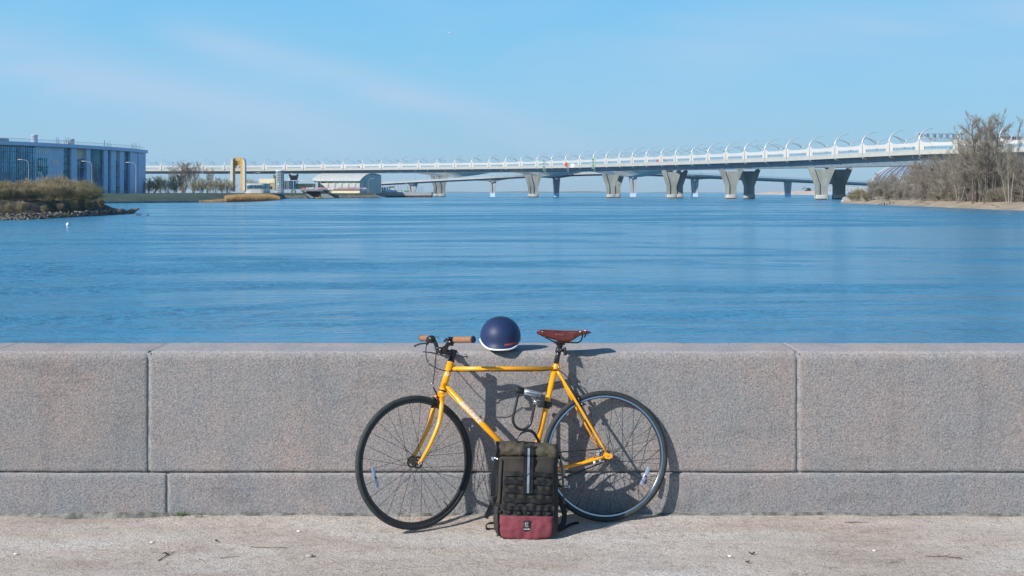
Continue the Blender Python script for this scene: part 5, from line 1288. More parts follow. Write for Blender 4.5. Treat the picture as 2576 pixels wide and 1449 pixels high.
# piers
def pier(px, base_py, wtop, wcol, ty, ysh=0, dx=0, parent=br, m=None, tdepth=5.0, zbase=None):
    Y = WL(base_py)+ysh; X = (px-1288)*Y/F; ztop = zat(ty, Y); zb_ = WZ if zbase is None else zbase; H_ = ztop-zb_; k = Y/F
    sx = Vector((1, -X/Y, 0)).normalized(); sy = Vector((X/Y, 1, 0)).normalized(); c = Vector((X, Y, 0)); q = MB(); wt, wc = wtop*k/2, wcol*k/2
    zk = zb_+H_*.47; zk2 = zb_+H_*.42
    def v(x, y, z): return c+sx*x+sy*y+Vector((0, 0, z))
    # two flaring blades and the recessed web between them
    for s in (-1, 1):
        prof = [(s*wc, zb_-1), (s*wc, zk2), (s*wt, ztop-.4), (s*wt*.52, ztop-.4), (s*wc*.25, zk), (s*wc*.28, zb_-1)]
        q.prism([v(x, -tdepth/2, z) for x, z in prof], sy*tdepth)
    prof = [(-wc*.3, zb_-1), (-wc*.3, zk), (-wt*.55, ztop-1.2), (wt*.55, ztop-1.2), (wc*.3, zk), (wc*.3, zb_-1)]
    q.prism([v(x, -tdepth/2+.7, z) for x, z in prof], sy*(tdepth-1.4))
    o = fixn(q.build('pier', m or M['concrete'], parent))
    b_ = MB(); n = 20; rows = []
    for z in (-1, 1.9, 2.3):
        rows.append([v(math.copysign(abs(math.cos(a))**.6, math.cos(a))*wc*(1.10 if z < 2 else 1.03), math.copysign(abs(math.sin(a))**.6, math.sin(a))*(tdepth/2+.5), zb_+z) for a in frange(0, 2*math.pi, n)])
    td = MB(); td.grid([[Vector((v_.x, v_.y, zq))+(v_-Vector((c.x, c.y, v_.z)))*.004 for v_ in rows[0]] for zq in (zb_-.9, zb_+.55)]); fixn(td.build('tide_mark', M['soil'], o)) if zbase is None else None
    b_.grid(rows); k0 = len(b_.v)-(n+1); b_.f.append(tuple(k0+j for j in range(n))); b_.sm.append(False); fixn(b_.build('pier_foot', M['bcream'], o))
    t = MB()
    for s in (-.75, .75): t.box(v(s*wt, 0, ztop-.1), (wt*.22, 2, .6), (sx, sy, Vector((0, 0, 1))))
    t.build('bearing', M['concrete2'], o)
PI_ = [(2066.5, 502.4, 69, 33, 419.5, 0), (2110.5, 501.2, 50+19, 32, 420.5, 8), (1838.7, 500.3, 61, 28, 425, 0), (1884.5, 499.6, 57, 27, 425.5, 8), (1689, 498.7, 50, 25, 427.6, 0), (1706, 498.2, 50, 24, 428, 8), (1536, 497.6, 46, 22, 435, 0), (1550, 497.2, 44, 21, 435.5, 8), (1345, 495.9, 36, 18, 438, 0), (1336, 495.5, 34, 16, 438.5, 10), (1112, 494.3, 34, 17, 439.5, 0), (1098, 494.1, 32, 15, 440, 10)]
for a in PI_: pier(a[0], a[1], a[2], a[3], a[4], a[5])
for px, Y, wt, ty in [(697, 1300, 20, 439), (739, 1310, 25, 438), (921, 1235, 20, 438), (455, 1335, 22, 438.5)]:
    pier(px, 484+F*(CH-WZ)/Y, wt, 11, ty, m=M['concrete2'], zbase=WZ+2.9)
for px, Y, wt, ty in [(2330, 590, 80, 416), (2560, 560, 84, 411)]: pier(px, 484+F*(CH-WZ)/Y, wt, 36, ty, zbase=WZ+2.2)
# white steel haunches over the middle piers
for px, hw_, dz in [(1110, 74, 3.9), (1340, 66, 3.6), (1548, 78, 3.8)]:
    for_m = MB(); pts = []
    for x_, dd_ in ((px-hw_, 0), (px-hw_*.35, dz*.75), (px, dz), (px+hw_*.30, dz*.75), (px+hw_*.9, 0)):
        p, T, d, zb, zt, zg = sec(x_); pts.append((p, T, zg, dd_))
    rows = [[p+T*3.9+Vector((0, 0, zg-.17)) for p, T, zg, q_ in pts], [p+T*(7.2)+Vector((0, 0, zg-.17-q_)) for p, T, zg, q_ in pts], [p+T*(DW-7.2)+Vector((0, 0, zg-.17-q_)) for p, T, zg, q_ in pts], [p+T*(DW-3.9)+Vector((0, 0, zg-.17)) for p, T, zg, q_ in pts]]
    for_m.grid(rows, False); fixn(for_m.build('haunch', M['bwhite'], br))
# navigation signs hung on the near side
def hang(px, pys, shape, m, label, size):
    for py in pys:
        p, T, d, zb, zt, zg = sec(px); Y = p.y; c = Vector((p.x, p.y, zat(py, Y)))-T*.9; q = MB(); s = size
        poly = {'sq': [(-s, -s), (s, -s), (s, s), (-s, s)], 'di': [(0, -s*1.35), (s*1.35, 0), (0, s*1.35), (-s*1.35, 0)]}[shape]
        q.prism([c+Vector((u, 0, v)) for u, v in poly], (0, .15, 0)); o = fixn(q.build('navigation_board', m, br)); o['label'] = label
    return
hang(1370.3, [404.6, 411.6, 419.8, 426.8], 'sq', M['signgreen'], 'small square green board', .62)
hang(1494, [400.8, 408.5, 416.4, 422.6], 'sq', M['signgreen'], 'small square green board', .62)
hang(1428, [414.3], 'di', M['signred'], 'red diamond board', 1.35)
hang(1443.5, [416.5], 'sq', M['white'], 'white square board', 1.4)
for px, py0, py1 in [(1373.5, 402, 433), (1497.5, 398, 431), (1431, 410, 433)]:
    p, T, d, zb, zt, zg = sec(px); q = MB(); z0, z1 = zat(py1, p.y), zat(py0, p.y)
    for s in (-.7, .7): q.box(p-T*.6+d*s+Vector((0, 0, (z0+z1)/2)), (.14, .14, z1-z0))
    for k in range(9): q.box(p-T*.6+Vector((0, 0, z0+(z1-z0)*k/8)), (1.5, .1, .1), (d, T, Vector((0, 0, 1))))
    q.build('sign_ladder', M['lamp'], br)
# gantries over the road at the right end
for px0, px1, ptop, pbot, mt, lab in [(2303, 2422, 334, 352, M['lamp'], 'steel sign gantry'), (2490, 2580, 341, 352, M['dark'], 'dark sign gantry')]:
    Y = sm_y((px0+px1)/2)+14; a, b = P(px0, pbot, Y), P(px1, pbot+4, Y+3); hT = (pbot-ptop)*Y/F; g_ = MB(); n = 13; up = Vector((0, 0, 1))
    for z in (0, hT*.35, hT): g_.tube([a+up*z, b+up*z], .12, 5)
    for k in range(n+1):
        c = a.lerp(b, k/n); g_.tube([c, c+up*hT], .09, 4)
        if k < n: g_.tube([c, a.lerp(b, (k+1)/n)+up*hT*.35], .07, 4)
    for c, s in ((a, -1), (b, 1)): g_.tube([c+Vector((s*1.2, 0, -8)), c+Vector((s*.6, 0, 0)), c+Vector((-s*1.4, 0, hT))], .18, 5)
    o = g_.build('sign_gantry', M['lamp'], br)
    for k in range(6):
        c = a.lerp(b, .12+.14*k)+up*hT*.68; s_ = MB(); s_.box(c+Vector((0, .15, 0)), (1.6, .12, hT*.52)); s_.build('sign_back', M['mullion'] if mt is M['lamp'] else M['rust'], o)

# ---- traffic seen through the parapet
def vehicle(px, L_, Wd, H_, colr, name, label, tt=6.0, cabk=.5, box=False):
    p, T, d, zb, zt, zg = sec(px); c = p+T*tt+Vector((0, 0, zb+.9)); e = empty(name, c, label, name, 'traffic on the white bridge'); Z = Vector((0, 0, 1)); m_ = mat(name+'_paint', colr, .3, coat=.4)
    if box:
        q = MB(); q.box(c-d*.8+Z*(H_*.55+.3), (L_*.72, Wd, H_*.8), (d, T, Z), .08); q.build('cargo_box', m_, e)
        q = MB(); q.box(c+d*L_*.38+Z*(H_*.42+.2), (L_*.20, Wd*.95, H_*.62), (d, T, Z), .2); q.build('cab', M['bwhite'], e)
    else:
        q = MB(); q.box(c+Z*(H_*.38), (L_, Wd, H_*.42), (d, T, Z), .18); q.build('body', m_, e)
        q = MB(); q.box(c-d*.15+Z*(H_*.74), (L_*cabk, Wd*.86, H_*.42), (d, T, Z), .22); q.build('cabin', M['dark'], e)
    for a in (-.33, .33):
        for b in (-.44, .44): q = MB(); w_ = c+d*L_*a+T*Wd*b+Z*.33; q.lathe(w_-T*.12, T, [(0, 0), (.33, 0), (.33, .24), (0, .24)], 14); fixn(q.build('wheel', M['rubber'], e))
vehicle(1641, 11, 2.5, 3.4, (.55, .12, .07), 'truck', 'red truck crossing the white bridge above the middle piers', box=True)
vehicle(1838, 4.5, 1.8, 1.5, (.03, .03, .035), 'car', 'dark car on the white bridge above the paired piers')
vehicle(1240, 4.4, 1.8, 1.5, (.10, .12, .15), 'car', 'dark grey car on the white bridge left of the green boards')
vehicle(1472, 4.6, 1.9, 1.8, (.04, .05, .07), 'car', 'dark car on the white bridge just left of the second green board column')
vehicle(893, 6.2, 2.1, 2.6, (.7, .7, .7), 'van', 'white van on the left part of the white bridge above the arched hall')

# ---- far bridge
YB2 = [(700, 1120), (925, 1100), (1238, 1030), (1400, 1035), (1594, 1010), (1750, 1030), (1986, 1110), (2300, 1250)]
D2 = [(820, 470), (925, 464.5), (1032, 458.8), (1105, 454.6), (1240, 448.2), (1330, 443.4), (1400, 440.6), (1504, 437.6), (1594, 437.6), (1650, 439), (1750, 443.8), (1850, 448.5), (1986, 454.5), (2080, 459), (2168, 463), (2300, 469)]
p_ = Vector(((1500-1288)*1020/F, 1020, WZ))
b2 = empty('bridge', p_, 'slender grey humpbacked bridge farther off, seen beneath the white bridge', 'bridge')
def s2(px):
    Y = (lerp_tab(YB2, px-60)+2*lerp_tab(YB2, px)+lerp_tab(YB2, px+60))/4; py = (lerp_tab(D2, px-25)+2*lerp_tab(D2, px)+lerp_tab(D2, px+25))/4
    X = (px-1288)*Y/F; return Vector((X, Y, zat(py, Y)))
piers2 = [1034, 1239, 1400.6, 1594.5, 1750.7, 1843, 1986, 2120]
def haunch2(px):
    h = 0
    for c in piers2[1:5]: h = max(h, 1.5*max(0, 1-abs(px-c)/42)**1.2)
    return h
def sw2(name, prof, m, n=150, x0=820, x1=2300):
    rows = []
    for i in range(n+1):
        px = x0+(x1-x0)*i/n; p = s2(px); rows.append([p+Vector((0, y_, z_ if not hh else z_-haunch2(px))) for y_, z_, hh in prof]); rows[-1].append(rows[-1][0])
    q = MB(); q.grid(rows, False); return fixn(q.build(name, m, b2))
sw2('deck', [(0, 0, 0), (0, .9, 0), (14, .9, 0), (14, 0, 0)], M['bgrey'])
sw2('girder', [(1.4, -.003, 0), (2.2, -1.2, 1), (11.8, -1.2, 1), (12.6, -.003, 0)], M['concrete2'])
sw2('parapet', [(-.1, .905, 0), (-.1, 1.5, 0), (.1, 1.5, 0), (.1, .905, 0)], M['bgrey'])
q = MB()
for i in range(260):
    p = s2(860+i*5.4); q.box(p+Vector((0, 0, 2.0)), (.10, .1, 1.1))
rows = []
q.tube([s2(860+i*20)+Vector((0, 0, 2.3)) for i in range(71)], .05, 4, False); q.build('railing', M['bgrey'], b2)
sw2('handrail', [(-.07, 2.5, 0), (-.07, 2.64, 0), (.07, 2.64, 0), (.07, 2.5, 0)], M['bgrey'])
for i, px in enumerate(piers2):
    p = s2(px); wc = 1.7; wt = 2.9 if i else 5; q = MB(); zt = p.z-1.2-haunch2(px)+.2
    for s in (-1, 1):
        q.prism([Vector((p.x+x, p.y+4, z)) for x, z in [(s*wc, WZ-1), (s*wt, zt), (s*wt*.35, zt), (s*wc*.12, zt-9), (s*wc*.12, WZ-1)]], (0, 6, 0))
    q.prism([Vector((p.x+x, p.y+4.8, z)) for x, z in [(-wc*.2, WZ-1), (-wt*.4, zt-.6), (wt*.4, zt-.6), (wc*.2, WZ-1)]], (0, 4.4, 0))
    o = fixn(q.build('pier', M['bgrey'], b2)); f_ = MB(); f_.box((p.x, p.y+7, WZ+.9), (wc*2.3, 8, 3.6)); f_.build('pier_foot', M['bwhite2'], o)
for px in [1044, 1075, 1262, 1120, 1520, 1671, 1762, 1880, 1940, 2050]:
    p = s2(px); q = MB(); q.tube([p+Vector((0, 1, .9)), p+Vector((0, 1, 9.5)), p+Vector((.9, 1, 10.0))], .10, 5); q.build('lamp_post', M['lamp'], b2)

# ================================================================== BUILDINGS
def ftop(px):  return lerp_tab([(-80, 351.5), (0, 354.6), (54, 356.8), (108, 359.3), (163, 362.4), (217, 365.7), (255, 368.1), (293, 370.7), (330, 373.7), (366, 378)], px)
ZT_ = 22.1
def fY(px): return (ZT_-CH)*F/(484-ftop(px))
def fp(px, z=0, o=0):
    Y = fY(px); X = (px-1288)*Y/F; Y2 = fY(px+3); X2 = (px+3-1288)*Y2/F; d = Vector((X2-X, Y2-Y, 0)).normalized(); n = Vector((d.y, -d.x, 0)); return Vector((X, Y, z))+n*o
bp0 = fp(200); ob = empty('office_building', (bp0.x, bp0.y, WZ+3), 'long blue glass and white slab office building curving away on the left', 'building')
ZB = WZ+2.6
def slab(x0, x1, z0, z1, o0, o1, m, name, parent=ob, n=None):
    n = n or max(1, int((x1-x0)/12)); rows = []
    for i in range(n+1):
        px = x0+(x1-x0)*i/n; rows.append([fp(px, z0, o0), fp(px, z0, o1), fp(px, z1, o1), fp(px, z1, o0)]); rows[-1].append(rows[-1][0])
    q = MB(); q.grid(rows, False); b0 = 0; q.f += [(0, 1, 2, 3), tuple(5*n+j for j in (3, 2, 1, 0))]; q.sm += [False]*2
    return fixn(q.build(name, m, parent))
def bars(x0, x1, z0, z1, dx, dz, off, parent, wv=.16, wh=.2):
    q = MB(); nx = max(1, int(round((x1-x0)/dx)))
    for i in range(1, nx):
        px = x0+(x1-x0)*i/nx; a, b = fp(px, z0, off), fp(px, z1, off); q.tube([a, b], wv/2*1.3, 4, False, smooth=False)
    z = z0+dz
    while z < z1-.5:
        pts = [fp(x0+(x1-x0)*i/3, z, off) for i in range(4)]; q.tube(pts, wh/2*1.3, 4, False, smooth=False); z += dz
    q.build('mullions', M['mullion'], parent)
slab(-80, 366, ZB, ZT_-1.6, -14, -2.2, M['bwhite2'], 'core')
rf_ = slab(-80, 366, ZT_-1.5, ZT_, -15, 1.2, M['bwhite2'], 'roof_slab', n=40)
def win(x0, x1, z0, z1, dx=4, dz=3.6, o=-.6, fl=True):
    g_ = slab(x0, x1, z0, z1, -2.19, o, M['glass'], 'window'); bars(x0, x1, z0, z1, dx, dz, o+.12, g_)
    return g_
ZR = ZT_-1.6
w0 = win(-80, 90, ZB, ZR-.6, 5.6, 4.3); 
q = MB()
for i in range(38):
    px = -78+i*4.4; q.tube([fp(px, ZB+.5, -.1), fp(px, ZR-.7, -.1)], .07, 4, False, smooth=False)
q.build('facade_fins', M['bwhite2'], ob)
slab(90.5, 162, ZB, ZR, -2.18, -.5, M['bwhite2'], 'wall_panel')
win(94, 123, ZT_-13.9, ZT_-6.2, 5, 4, -.42)
win(162.3, 177.7, ZB, ZR, 4, 3.2)
win(192.3, 215.7, ZB, ZR-4.2, 6, 4.1, -1.2); slab(192.3, 215.7, ZR-4.2, ZR, -2.18, -1.3, M['cream'], 'sunlit_colour_panel')  # cream slabs: sunlight on the upper bay walls put into the colour
win(226.3, 259.7, ZB, ZR, 3.4, 6.6); win(270.3, 277.7, ZB, ZR, 4, 2.4); win(290.3, 299.7, ZB, ZR-4.2, 5, 4.1, -1.2)
slab(290.3, 299.7, ZR-4.2, ZR, -2.18, -1.3, M['cream'], 'sunlit_colour_panel'); win(310.3, 324.7, ZB, ZR, 3.4, 5)
for x0, x1 in [(178, 192), (216, 226), (260, 270), (278, 290), (300, 310), (325, 333.6), (334, 345.6), (346, 353.6), (354, 366)]:
    slab(x0, x1, ZB, ZR, -2.18, .35 if x0 < 325 else (.1 if x0 in (334, 354) else .5), M['bwhite2'], 'white_pier', n=2)
# slanted white slats added in place of sunlight patches on the shaded panel
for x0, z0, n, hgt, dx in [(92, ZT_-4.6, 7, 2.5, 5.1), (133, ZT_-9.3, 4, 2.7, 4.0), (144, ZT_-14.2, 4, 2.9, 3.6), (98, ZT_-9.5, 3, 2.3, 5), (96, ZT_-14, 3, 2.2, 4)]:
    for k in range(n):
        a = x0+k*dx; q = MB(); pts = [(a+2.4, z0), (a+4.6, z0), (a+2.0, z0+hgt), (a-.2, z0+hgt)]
        q.prism([fp(x, z, -.25) for x, z in pts], fp(a, 0, -.40)-fp(a, 0, -.25)); fixn(q.build('sun_patch_slat', M['whitering'], ob))
for x0, x1, zz in [(192, 217, 7.6), (192, 217, 12.2), (192, 217, 3.2), (290, 300.5, 4.2), (290, 300.5, 9.2), (290, 300.5, 14.2), (192, 216, ZR-5.2)]:
    slab(x0+.4, x1-.4, zz, zz+.5, -1.18, .1, M['mullion'], 'balcony_slab')
q = MB(); rv_ = random.Random(9)
for i in range(110):
    px = 0+i*3.3; q.tube([fp(px, ZT_, .6), fp(px, ZT_+1.3, .6)], .05, 4, False)
q.tube([fp(px, ZT_+1.25, .6) for px in range(0, 366, 12)], .045, 4, False); q.build('roof_railing', M['mullion'], ob)
for c0 in (230, 258, 268, 405, 420, 508, 520, 545):
    q = MB()
    for k in range(5):
        px = (c0*.66)+rv_.uniform(-4, 4) if False else min(362, c0*.68+rv_.uniform(-5, 5)); q.tube([fp(px, ZT_, -2), fp(px, ZT_+rv_.uniform(1.6, 3.4), -2)], .07, 4, False)
    q.build('antenna_cluster', M['mullion'], ob)
for px, r, h in [(105, 1.3, 3.3), (199.5, 1.35, 2.6)]:
    c = fp(px, ZT_, -4); q = MB(); q.lathe(c, (0, 0, 1), [(r, 0), (r, h*.85), (r*1.08, h*.87), (r*1.08, h), (0, h)], 18); fixn(q.build('roof_vent', M['lamp'], ob))
for px, w_, h in [(24, 5, 1.3), (192, 2.4, 1.2)]: MB().box(fp(px, ZT_+h/2, -5), (w_, 3, h)).build('plant_room', M['bgrey'], ob)
MB().box(fp(-10, ZT_+2.6, -9)+Vector((0, 0, 0)), (8.2, 6, 5.2)).build('dark_plant_room', M['dark'], ob)
q = MB()
for i in range(60): c = fp(200+i*3, 0, 9); c.z = WZ+3; q.box(c+Vector((0, 0, .6)), (.08, .08, 1.2))
q.tube([fp(200+i*12, WZ+4.2, 9) for i in range(15)], .05, 4, False)
tag(q.build('promenade_railing', M['mullion'], org=fp(250, WZ+3, 9)), 'thin dark railing at the foot of the blue glass building', 'railing')

# street lamps
def lamp(px, py_top, py_base, Y, label, arm=-1, group='street lamps on the left embankment'):
    b = Vector(((px-1288)*Y/F, Y, WZ+2.6)); zt = zat(py_top, Y); e = empty('street_lamp', b, label, 'street lamp', group); q = MB()
    q.tube(bez([b, b+Vector((0, 0, (zt-b.z)*.5)), Vector((b.x, b.y, zt-1.6)), Vector((b.x+arm*.5, b.y, zt-.4)), Vector((b.x+arm*1.9, b.y, zt))], 16), [.11, .10, .08, .07, .06], 6); q.build('post', M['lamp'], e)
    h = MB(); h.box((b.x+arm*2.6, b.y, zt+.02), (1.5, .45, .22), None, .05); h.build('lamp_head', M['bwhite'], e)
lamp(71.5, 401.5, 468, 420, 'street lamp in front of the finned glass wall, leftmost one')
lamp(231, 405.8, 480, 430, 'street lamp before the middle of the blue building')
lamp(342, 408.6, 485, 440, 'street lamp at the right end of the blue building')
for px, pt, lab in [(427, 434, 'street lamp among the bare trees nearest the blue building'), (499, 435.5, 'street lamp among the bare trees left of the tower'), (571, 435.5, 'street lamp just left of the yellow and white tower'), (641, 434, 'street lamp right of the yellow and white tower'), (727, 436.5, 'street lamp by the glass stair tower'), (466+30, 443, None), (931, 449, 'street lamp between the arched hall and the pontoon'), (810, 441, 'street lamp in front of the arched hall')]:
    if lab: lamp(px-3, pt, 482, 640 if px < 700 else 860, lab, arm=1)

# tower of white piers and ochre steel
Yt = 700; k = Yt/F; tw_ = empty('tower', Vector(((598-1288)*k, Yt, WZ+2.9)), 'white and ochre twin-legged tower rising over the bridge on the left', 'tower')
def tp(px, py, dy=0): return P(px, py, Yt+dy)
for s, (xo, xi, xi2) in ((1, (579, 585.5, 590)), (-1, (616, 610.5, 605))):
    q = MB(); o_ = [(xo, 482), (xo, 412)]+[(xo+6.5*s*(1-math.cos(a))*1.0, 412-14*math.sin(a)) for a in frange(.2, R(88), 6)]+[(xi, 398), (xi, 482)]
    q.prism([tp(x, y) for x, y in o_], (0, 4, 0)); fixn(q.build('white_leg', mat('tower_white', (.62, .60, .54), .6), tw_))
    q = MB(); q.prism([tp(x, y, 1.5) for x, y in [(xi, 482), (xi, 398.5), (xi2, 397.5), (xi2, 482)]], (0, 2, 0)); fixn(q.build('ochre_plate', M['orange'], tw_))
q = MB()
for px in (592, 595, 598, 601, 604): q.box(tp(px, 407, 2), (.35, .35, 4.6))
for py in (398, 403, 409, 415): q.box(tp(598, py, 2), (3.0, .5, .4))
q.box(tp(598, 411, 4), (2.2, 3, 2.4)); q.build('ochre_lattice', M['orange'], tw_)
MB().box(tp(598, 420, 3), (2.2, 3, .8)).build('white_platform', M['bwhite'], tw_)

def bbox(name, x0, x1, y0, y1, Y, dep, m, parent, skew=0):
    a, b = P(x0, y1, Y), P(x1, y1, Y); h = (y1-y0)*Y/F; q = MB(); q.box(((a.x+b.x)/2, Y+dep/2, a.z+h/2), (b.x-a.x, dep, h)); return q.build(name, m, parent)
def wgrid(parent, x0, x1, y0, y1, Y, nx, ny, m=M['glass'], gap=.28, name='window'):
    for i in range(nx):
        for j in range(ny):
            u0 = x0+(x1-x0)*(i+gap/2)/nx; u1 = x0+(x1-x0)*(i+1-gap/2)/nx; v0 = y0+(y1-y0)*(j+gap/2)/ny; v1 = y0+(y1-y0)*(j+1-gap/2)/ny
            bbox(name, u0, u1, v0, v1, Y-.12, .1, m, parent)
def B0(px, Y): return P(px, 484-(WZ+2.9-CH)*F/Y, Y)
e = empty('round_pavilion', B0(655, 800), 'low white rounded pavilion with a grid of small windows', 'building'); Y = 800
q = MB(); xa, xb = P(613, 480, Y).x, P(672, 480, Y).x; cx, cw = (xa+xb)/2, (xb-xa)/2; z0, z1 = WZ+2.7, zat(461.5, Y)
poly = [Vector((cx+cw*math.copysign(abs(math.cos(a))**.5, math.cos(a)), Y+8+8*math.copysign(abs(math.sin(a))**.7, math.sin(a)), z0)) for a in frange(0, 2*math.pi*27/28, 27)]
q.prism(poly, (0, 0, z1-z0)); fixn(q.build('wall', M['bwhite'], e)); 
for j, (ya, yb) in enumerate([(465.5, 467.6), (468.4, 470.5), (471.3, 473.4)]):
    for i in range(13): bbox('window', 616+i*4.2, 619.0+i*4.2, ya, yb, Y-.35, .3, M['glass'], e)
bbox('roof_rail', 614, 671, 459.8, 460.4, Y+1, .2, M['lamp'], e)
e = empty('cream_block', B0(670, 860), 'cream flat-roofed block behind the round pavilion', 'building'); Y = 860
bbox('wall', 651.5, 691, 449.6, 477, Y, 14, M['cream'], e); bbox('lower_wing', 664, 677, 461, 476, Y-6, 5, M['bwhite2'], e); wgrid(e, 665, 676.5, 463, 475, Y-6, 4, 3)
e = empty('tan_block', B0(684, 850), 'small tan brick block left of the glass stair tower', 'building'); bbox('wall', 677, 692, 459.5, 477, 850, 5.9, M['tan'], e); bbox('door', 680, 684, 469, 477, 849.8, .19, M['dark'], e)
e = empty('round_stair_tower', B0(702.5, 846), 'round white stair tower with glass block bands', 'building'); q = MB(); c = P(702.5, 477, 846); r_ = (712-693)*846/F/2; zt_ = zat(431.5, 846)
q.lathe(Vector((c.x, c.y+r_, WZ+2.7)), (0, 0, 1), [(r_, 0), (r_, zt_-WZ-2.7), (0, zt_-WZ-2.7)], 24); fixn(q.build('wall', M['glass'], e)); g_ = MB()
for k_ in range(14): g_.ring(Vector((c.x, c.y+r_, WZ+3+k_*(zt_-WZ-3)/13)), (0, 0, 1), r_, [(-.05, -.15), (.10, -.15), (.10, .15), (-.05, .15)], 24, False)
for k_ in range(16):
    a = k_*math.pi/8; g_.box(Vector((c.x+math.cos(a)*(r_+.05), c.y+r_+math.sin(a)*(r_+.05), (WZ+3+zt_)/2)), (.22, .22, zt_-WZ-3.2))
g_.build('white_grid', M['bwhite'], e)
MB().lathe(Vector((c.x, c.y+r_, zt_+.002)), (0, 0, 1), [(0, 0), (r_+.3, 0), (r_+.3, .8), (0, .8)], 24).build('cap', M['bwhite2'], e)
e = empty('glass_stair_hall', B0(728, 862), 'blue glass fronted hall between the round tower and the low canopy building', 'building'); Y = 862
bbox('wall', 712.5, 744, 455, 477, Y, 10, M['glass'], e); bbox('roof', 711, 748, 453.6, 454.9, Y-.5, 11, M['bwhite2'], e)
for x in (716, 721, 726, 732, 738): bbox('column', x, x+.9, 455, 477, Y-.4, .35, M['bwhite'], e)
bbox('chimney', 723, 729, 447.5, 453.5, Y+2, 3, M['bwhite'], e)
e = empty('canopy_building', B0(760, 870), 'low cream building under a wide grey canopy left of the arched hall', 'building'); Y = 870
bbox('wall', 744.5, 787, 462, 477, Y, 12, M['cream'], e); wgrid(e, 760, 784, 468.5, 474, Y, 7, 1, gap=.4)
q = MB(); rows = []
for i in range(13):
    x = 730+(790-730)*i/12; zz = 458.8-3.5*math.sin(math.pi*i/12)**.6; a = P(x, zz, Y-4); rows.append([a, a+Vector((0, 20, .4)), a+Vector((0, 20, .9)), a+Vector((0, 0, .5)), a])
q.grid(rows, False); fixn(q.build('canopy', M['roof'], e))
for x in (752, 757, 762, 768, 774): bbox('skylight', x, x+4.6, 452.4, 454, Y+4, 2, M['bwhite'], e)
# arched hall
e = empty('arched_hall', B0(850, 885), 'large hall with a grey barrel roof beside the far shore', 'building')
A0, A1 = P(800, 477, 885), P(904, 477, 878); dx_ = (A1-A0).normalized(); dx_.z = 0; L_ = (A1-A0).length; dy_ = Vector((-dx_.y, dx_.x, 0)); dy_ = (dy_+dx_*.22).normalized(); DP = 27
zb_ = WZ+2.7; ze = zat(455.8, 882); za = zat(437.3, 895); q = MB()
O = Vector((A0.x, A0.y, 0))
def hv(u, v, z): return O+dx_*u+dy_*v+Vector((0, 0, z))
prof = [(v_, ze+(za-ze)*math.sin(min(math.pi*.5, math.pi*.5*v_/(DP*.55)))**.8 if v_ < DP*.55 else za-(za-ze)*.25*((v_-DP*.55)/(DP*.45))**2) for v_ in frange(0, DP, 16)]
poly = [hv(0, 0, zb_)]+[hv(0, v_, z-.35) for v_, z in prof]+[hv(0, DP, zb_)]
q.prism(poly, dx_*L_); fixn(q.build('wall', M['cream'], e))
q = MB(); q.prism([p+dx_*(L_+.003) for p in poly], dx_*.4); fixn(q.build('gable_wall', M['roof'], e))
q = MB(); rows = []
for (v_, z) in prof: rows.append([hv(-4.2, v_-1.2, z), hv(L_+1.2, v_-1.2, z), hv(L_+1.2, v_-1.2, z+.35), hv(-4.2, v_-1.2, z+.35), hv(-4.2, v_-1.2, z)])
q.grid(rows, False); q.f += [(0, 1, 2, 3), tuple(5*16+j for j in (3, 2, 1, 0))]; q.sm += [False]*2; fixn(q.build('roof', M['roof'], e))
for i in range(6):
    u = 3+i*L_/6.1; q = MB(); q.box(hv(u+1.4, -.07, zat(458.8, 882)), (4.2, .12, 1.0), (dx_, dy_, Vector((0, 0, 1)))); q.build('window', M['glass'], e)
    q = MB(); b_ = hv(u+4.6, -.7, zat(474, 882)); q.tube([b_, b_+Vector((0, 0, 3.2))], .14, 5); q.tube([b_+Vector((0, 0, 3.2)), hv(u+3.2, -.9, ze-.6)], .10, 4); q.tube([b_+Vector((0, 0, 3.2)), hv(u+6.2, -.9, ze-.6)], .10, 4); q.build('branching_column', M['mullion'], e)
q = MB(); q.box(hv(L_/2, -.12, zat(467.5, 882)), (L_-.4, .2, 2.3), (dx_, dy_, Vector((0, 0, 1)))); q.build('white_lower_wall', M['bwhite'], e)
q = MB()
for v_ in (1, 6, 11): q.box(hv(L_+.55, v_, (zb_+za)/2-1.5), (.2, .35, za-zb_-4), (dx_, dy_, Vector((0, 0, 1))))
q.build('gable_column', M['mullion'], e)
# long banner along the quay railing
bn = empty('banner', P(840, 475, 790), 'long red, white and blue banner strung along the quay railing', 'banner')
cols_ = [('white', .8, .8, .82), ('rose', .62, .35, .45), ('blue', .08, .18, .55), ('red', .65, .05, .06)]
mbn = [mat('banner_'+n_, (a, b, c), .7) for n_, a, b, c in cols_]
xs_ = [757, 770, 790, 826, 850, 879, 887, 893, 902, 912, 922]; mi = [3, 1, 0, 1, 0, 3, 2, 0, 1, 0]; mi = [3, 0, 1, 0, 1, 3, 2, 1, 2, 1]
for a, b, i in zip(xs_, xs_[1:], mi): bbox('panel', a, b-.2, 472.2, 475.2, 790, .2, mbn[i], bn)
tq = MB(); 
for i in range(14): tq.box(P(800-36+i*11, 473.7, 789.7), (.22*(6+i % 3*3), .06, .28))
tq.build('lettering', mbn[1], bn)
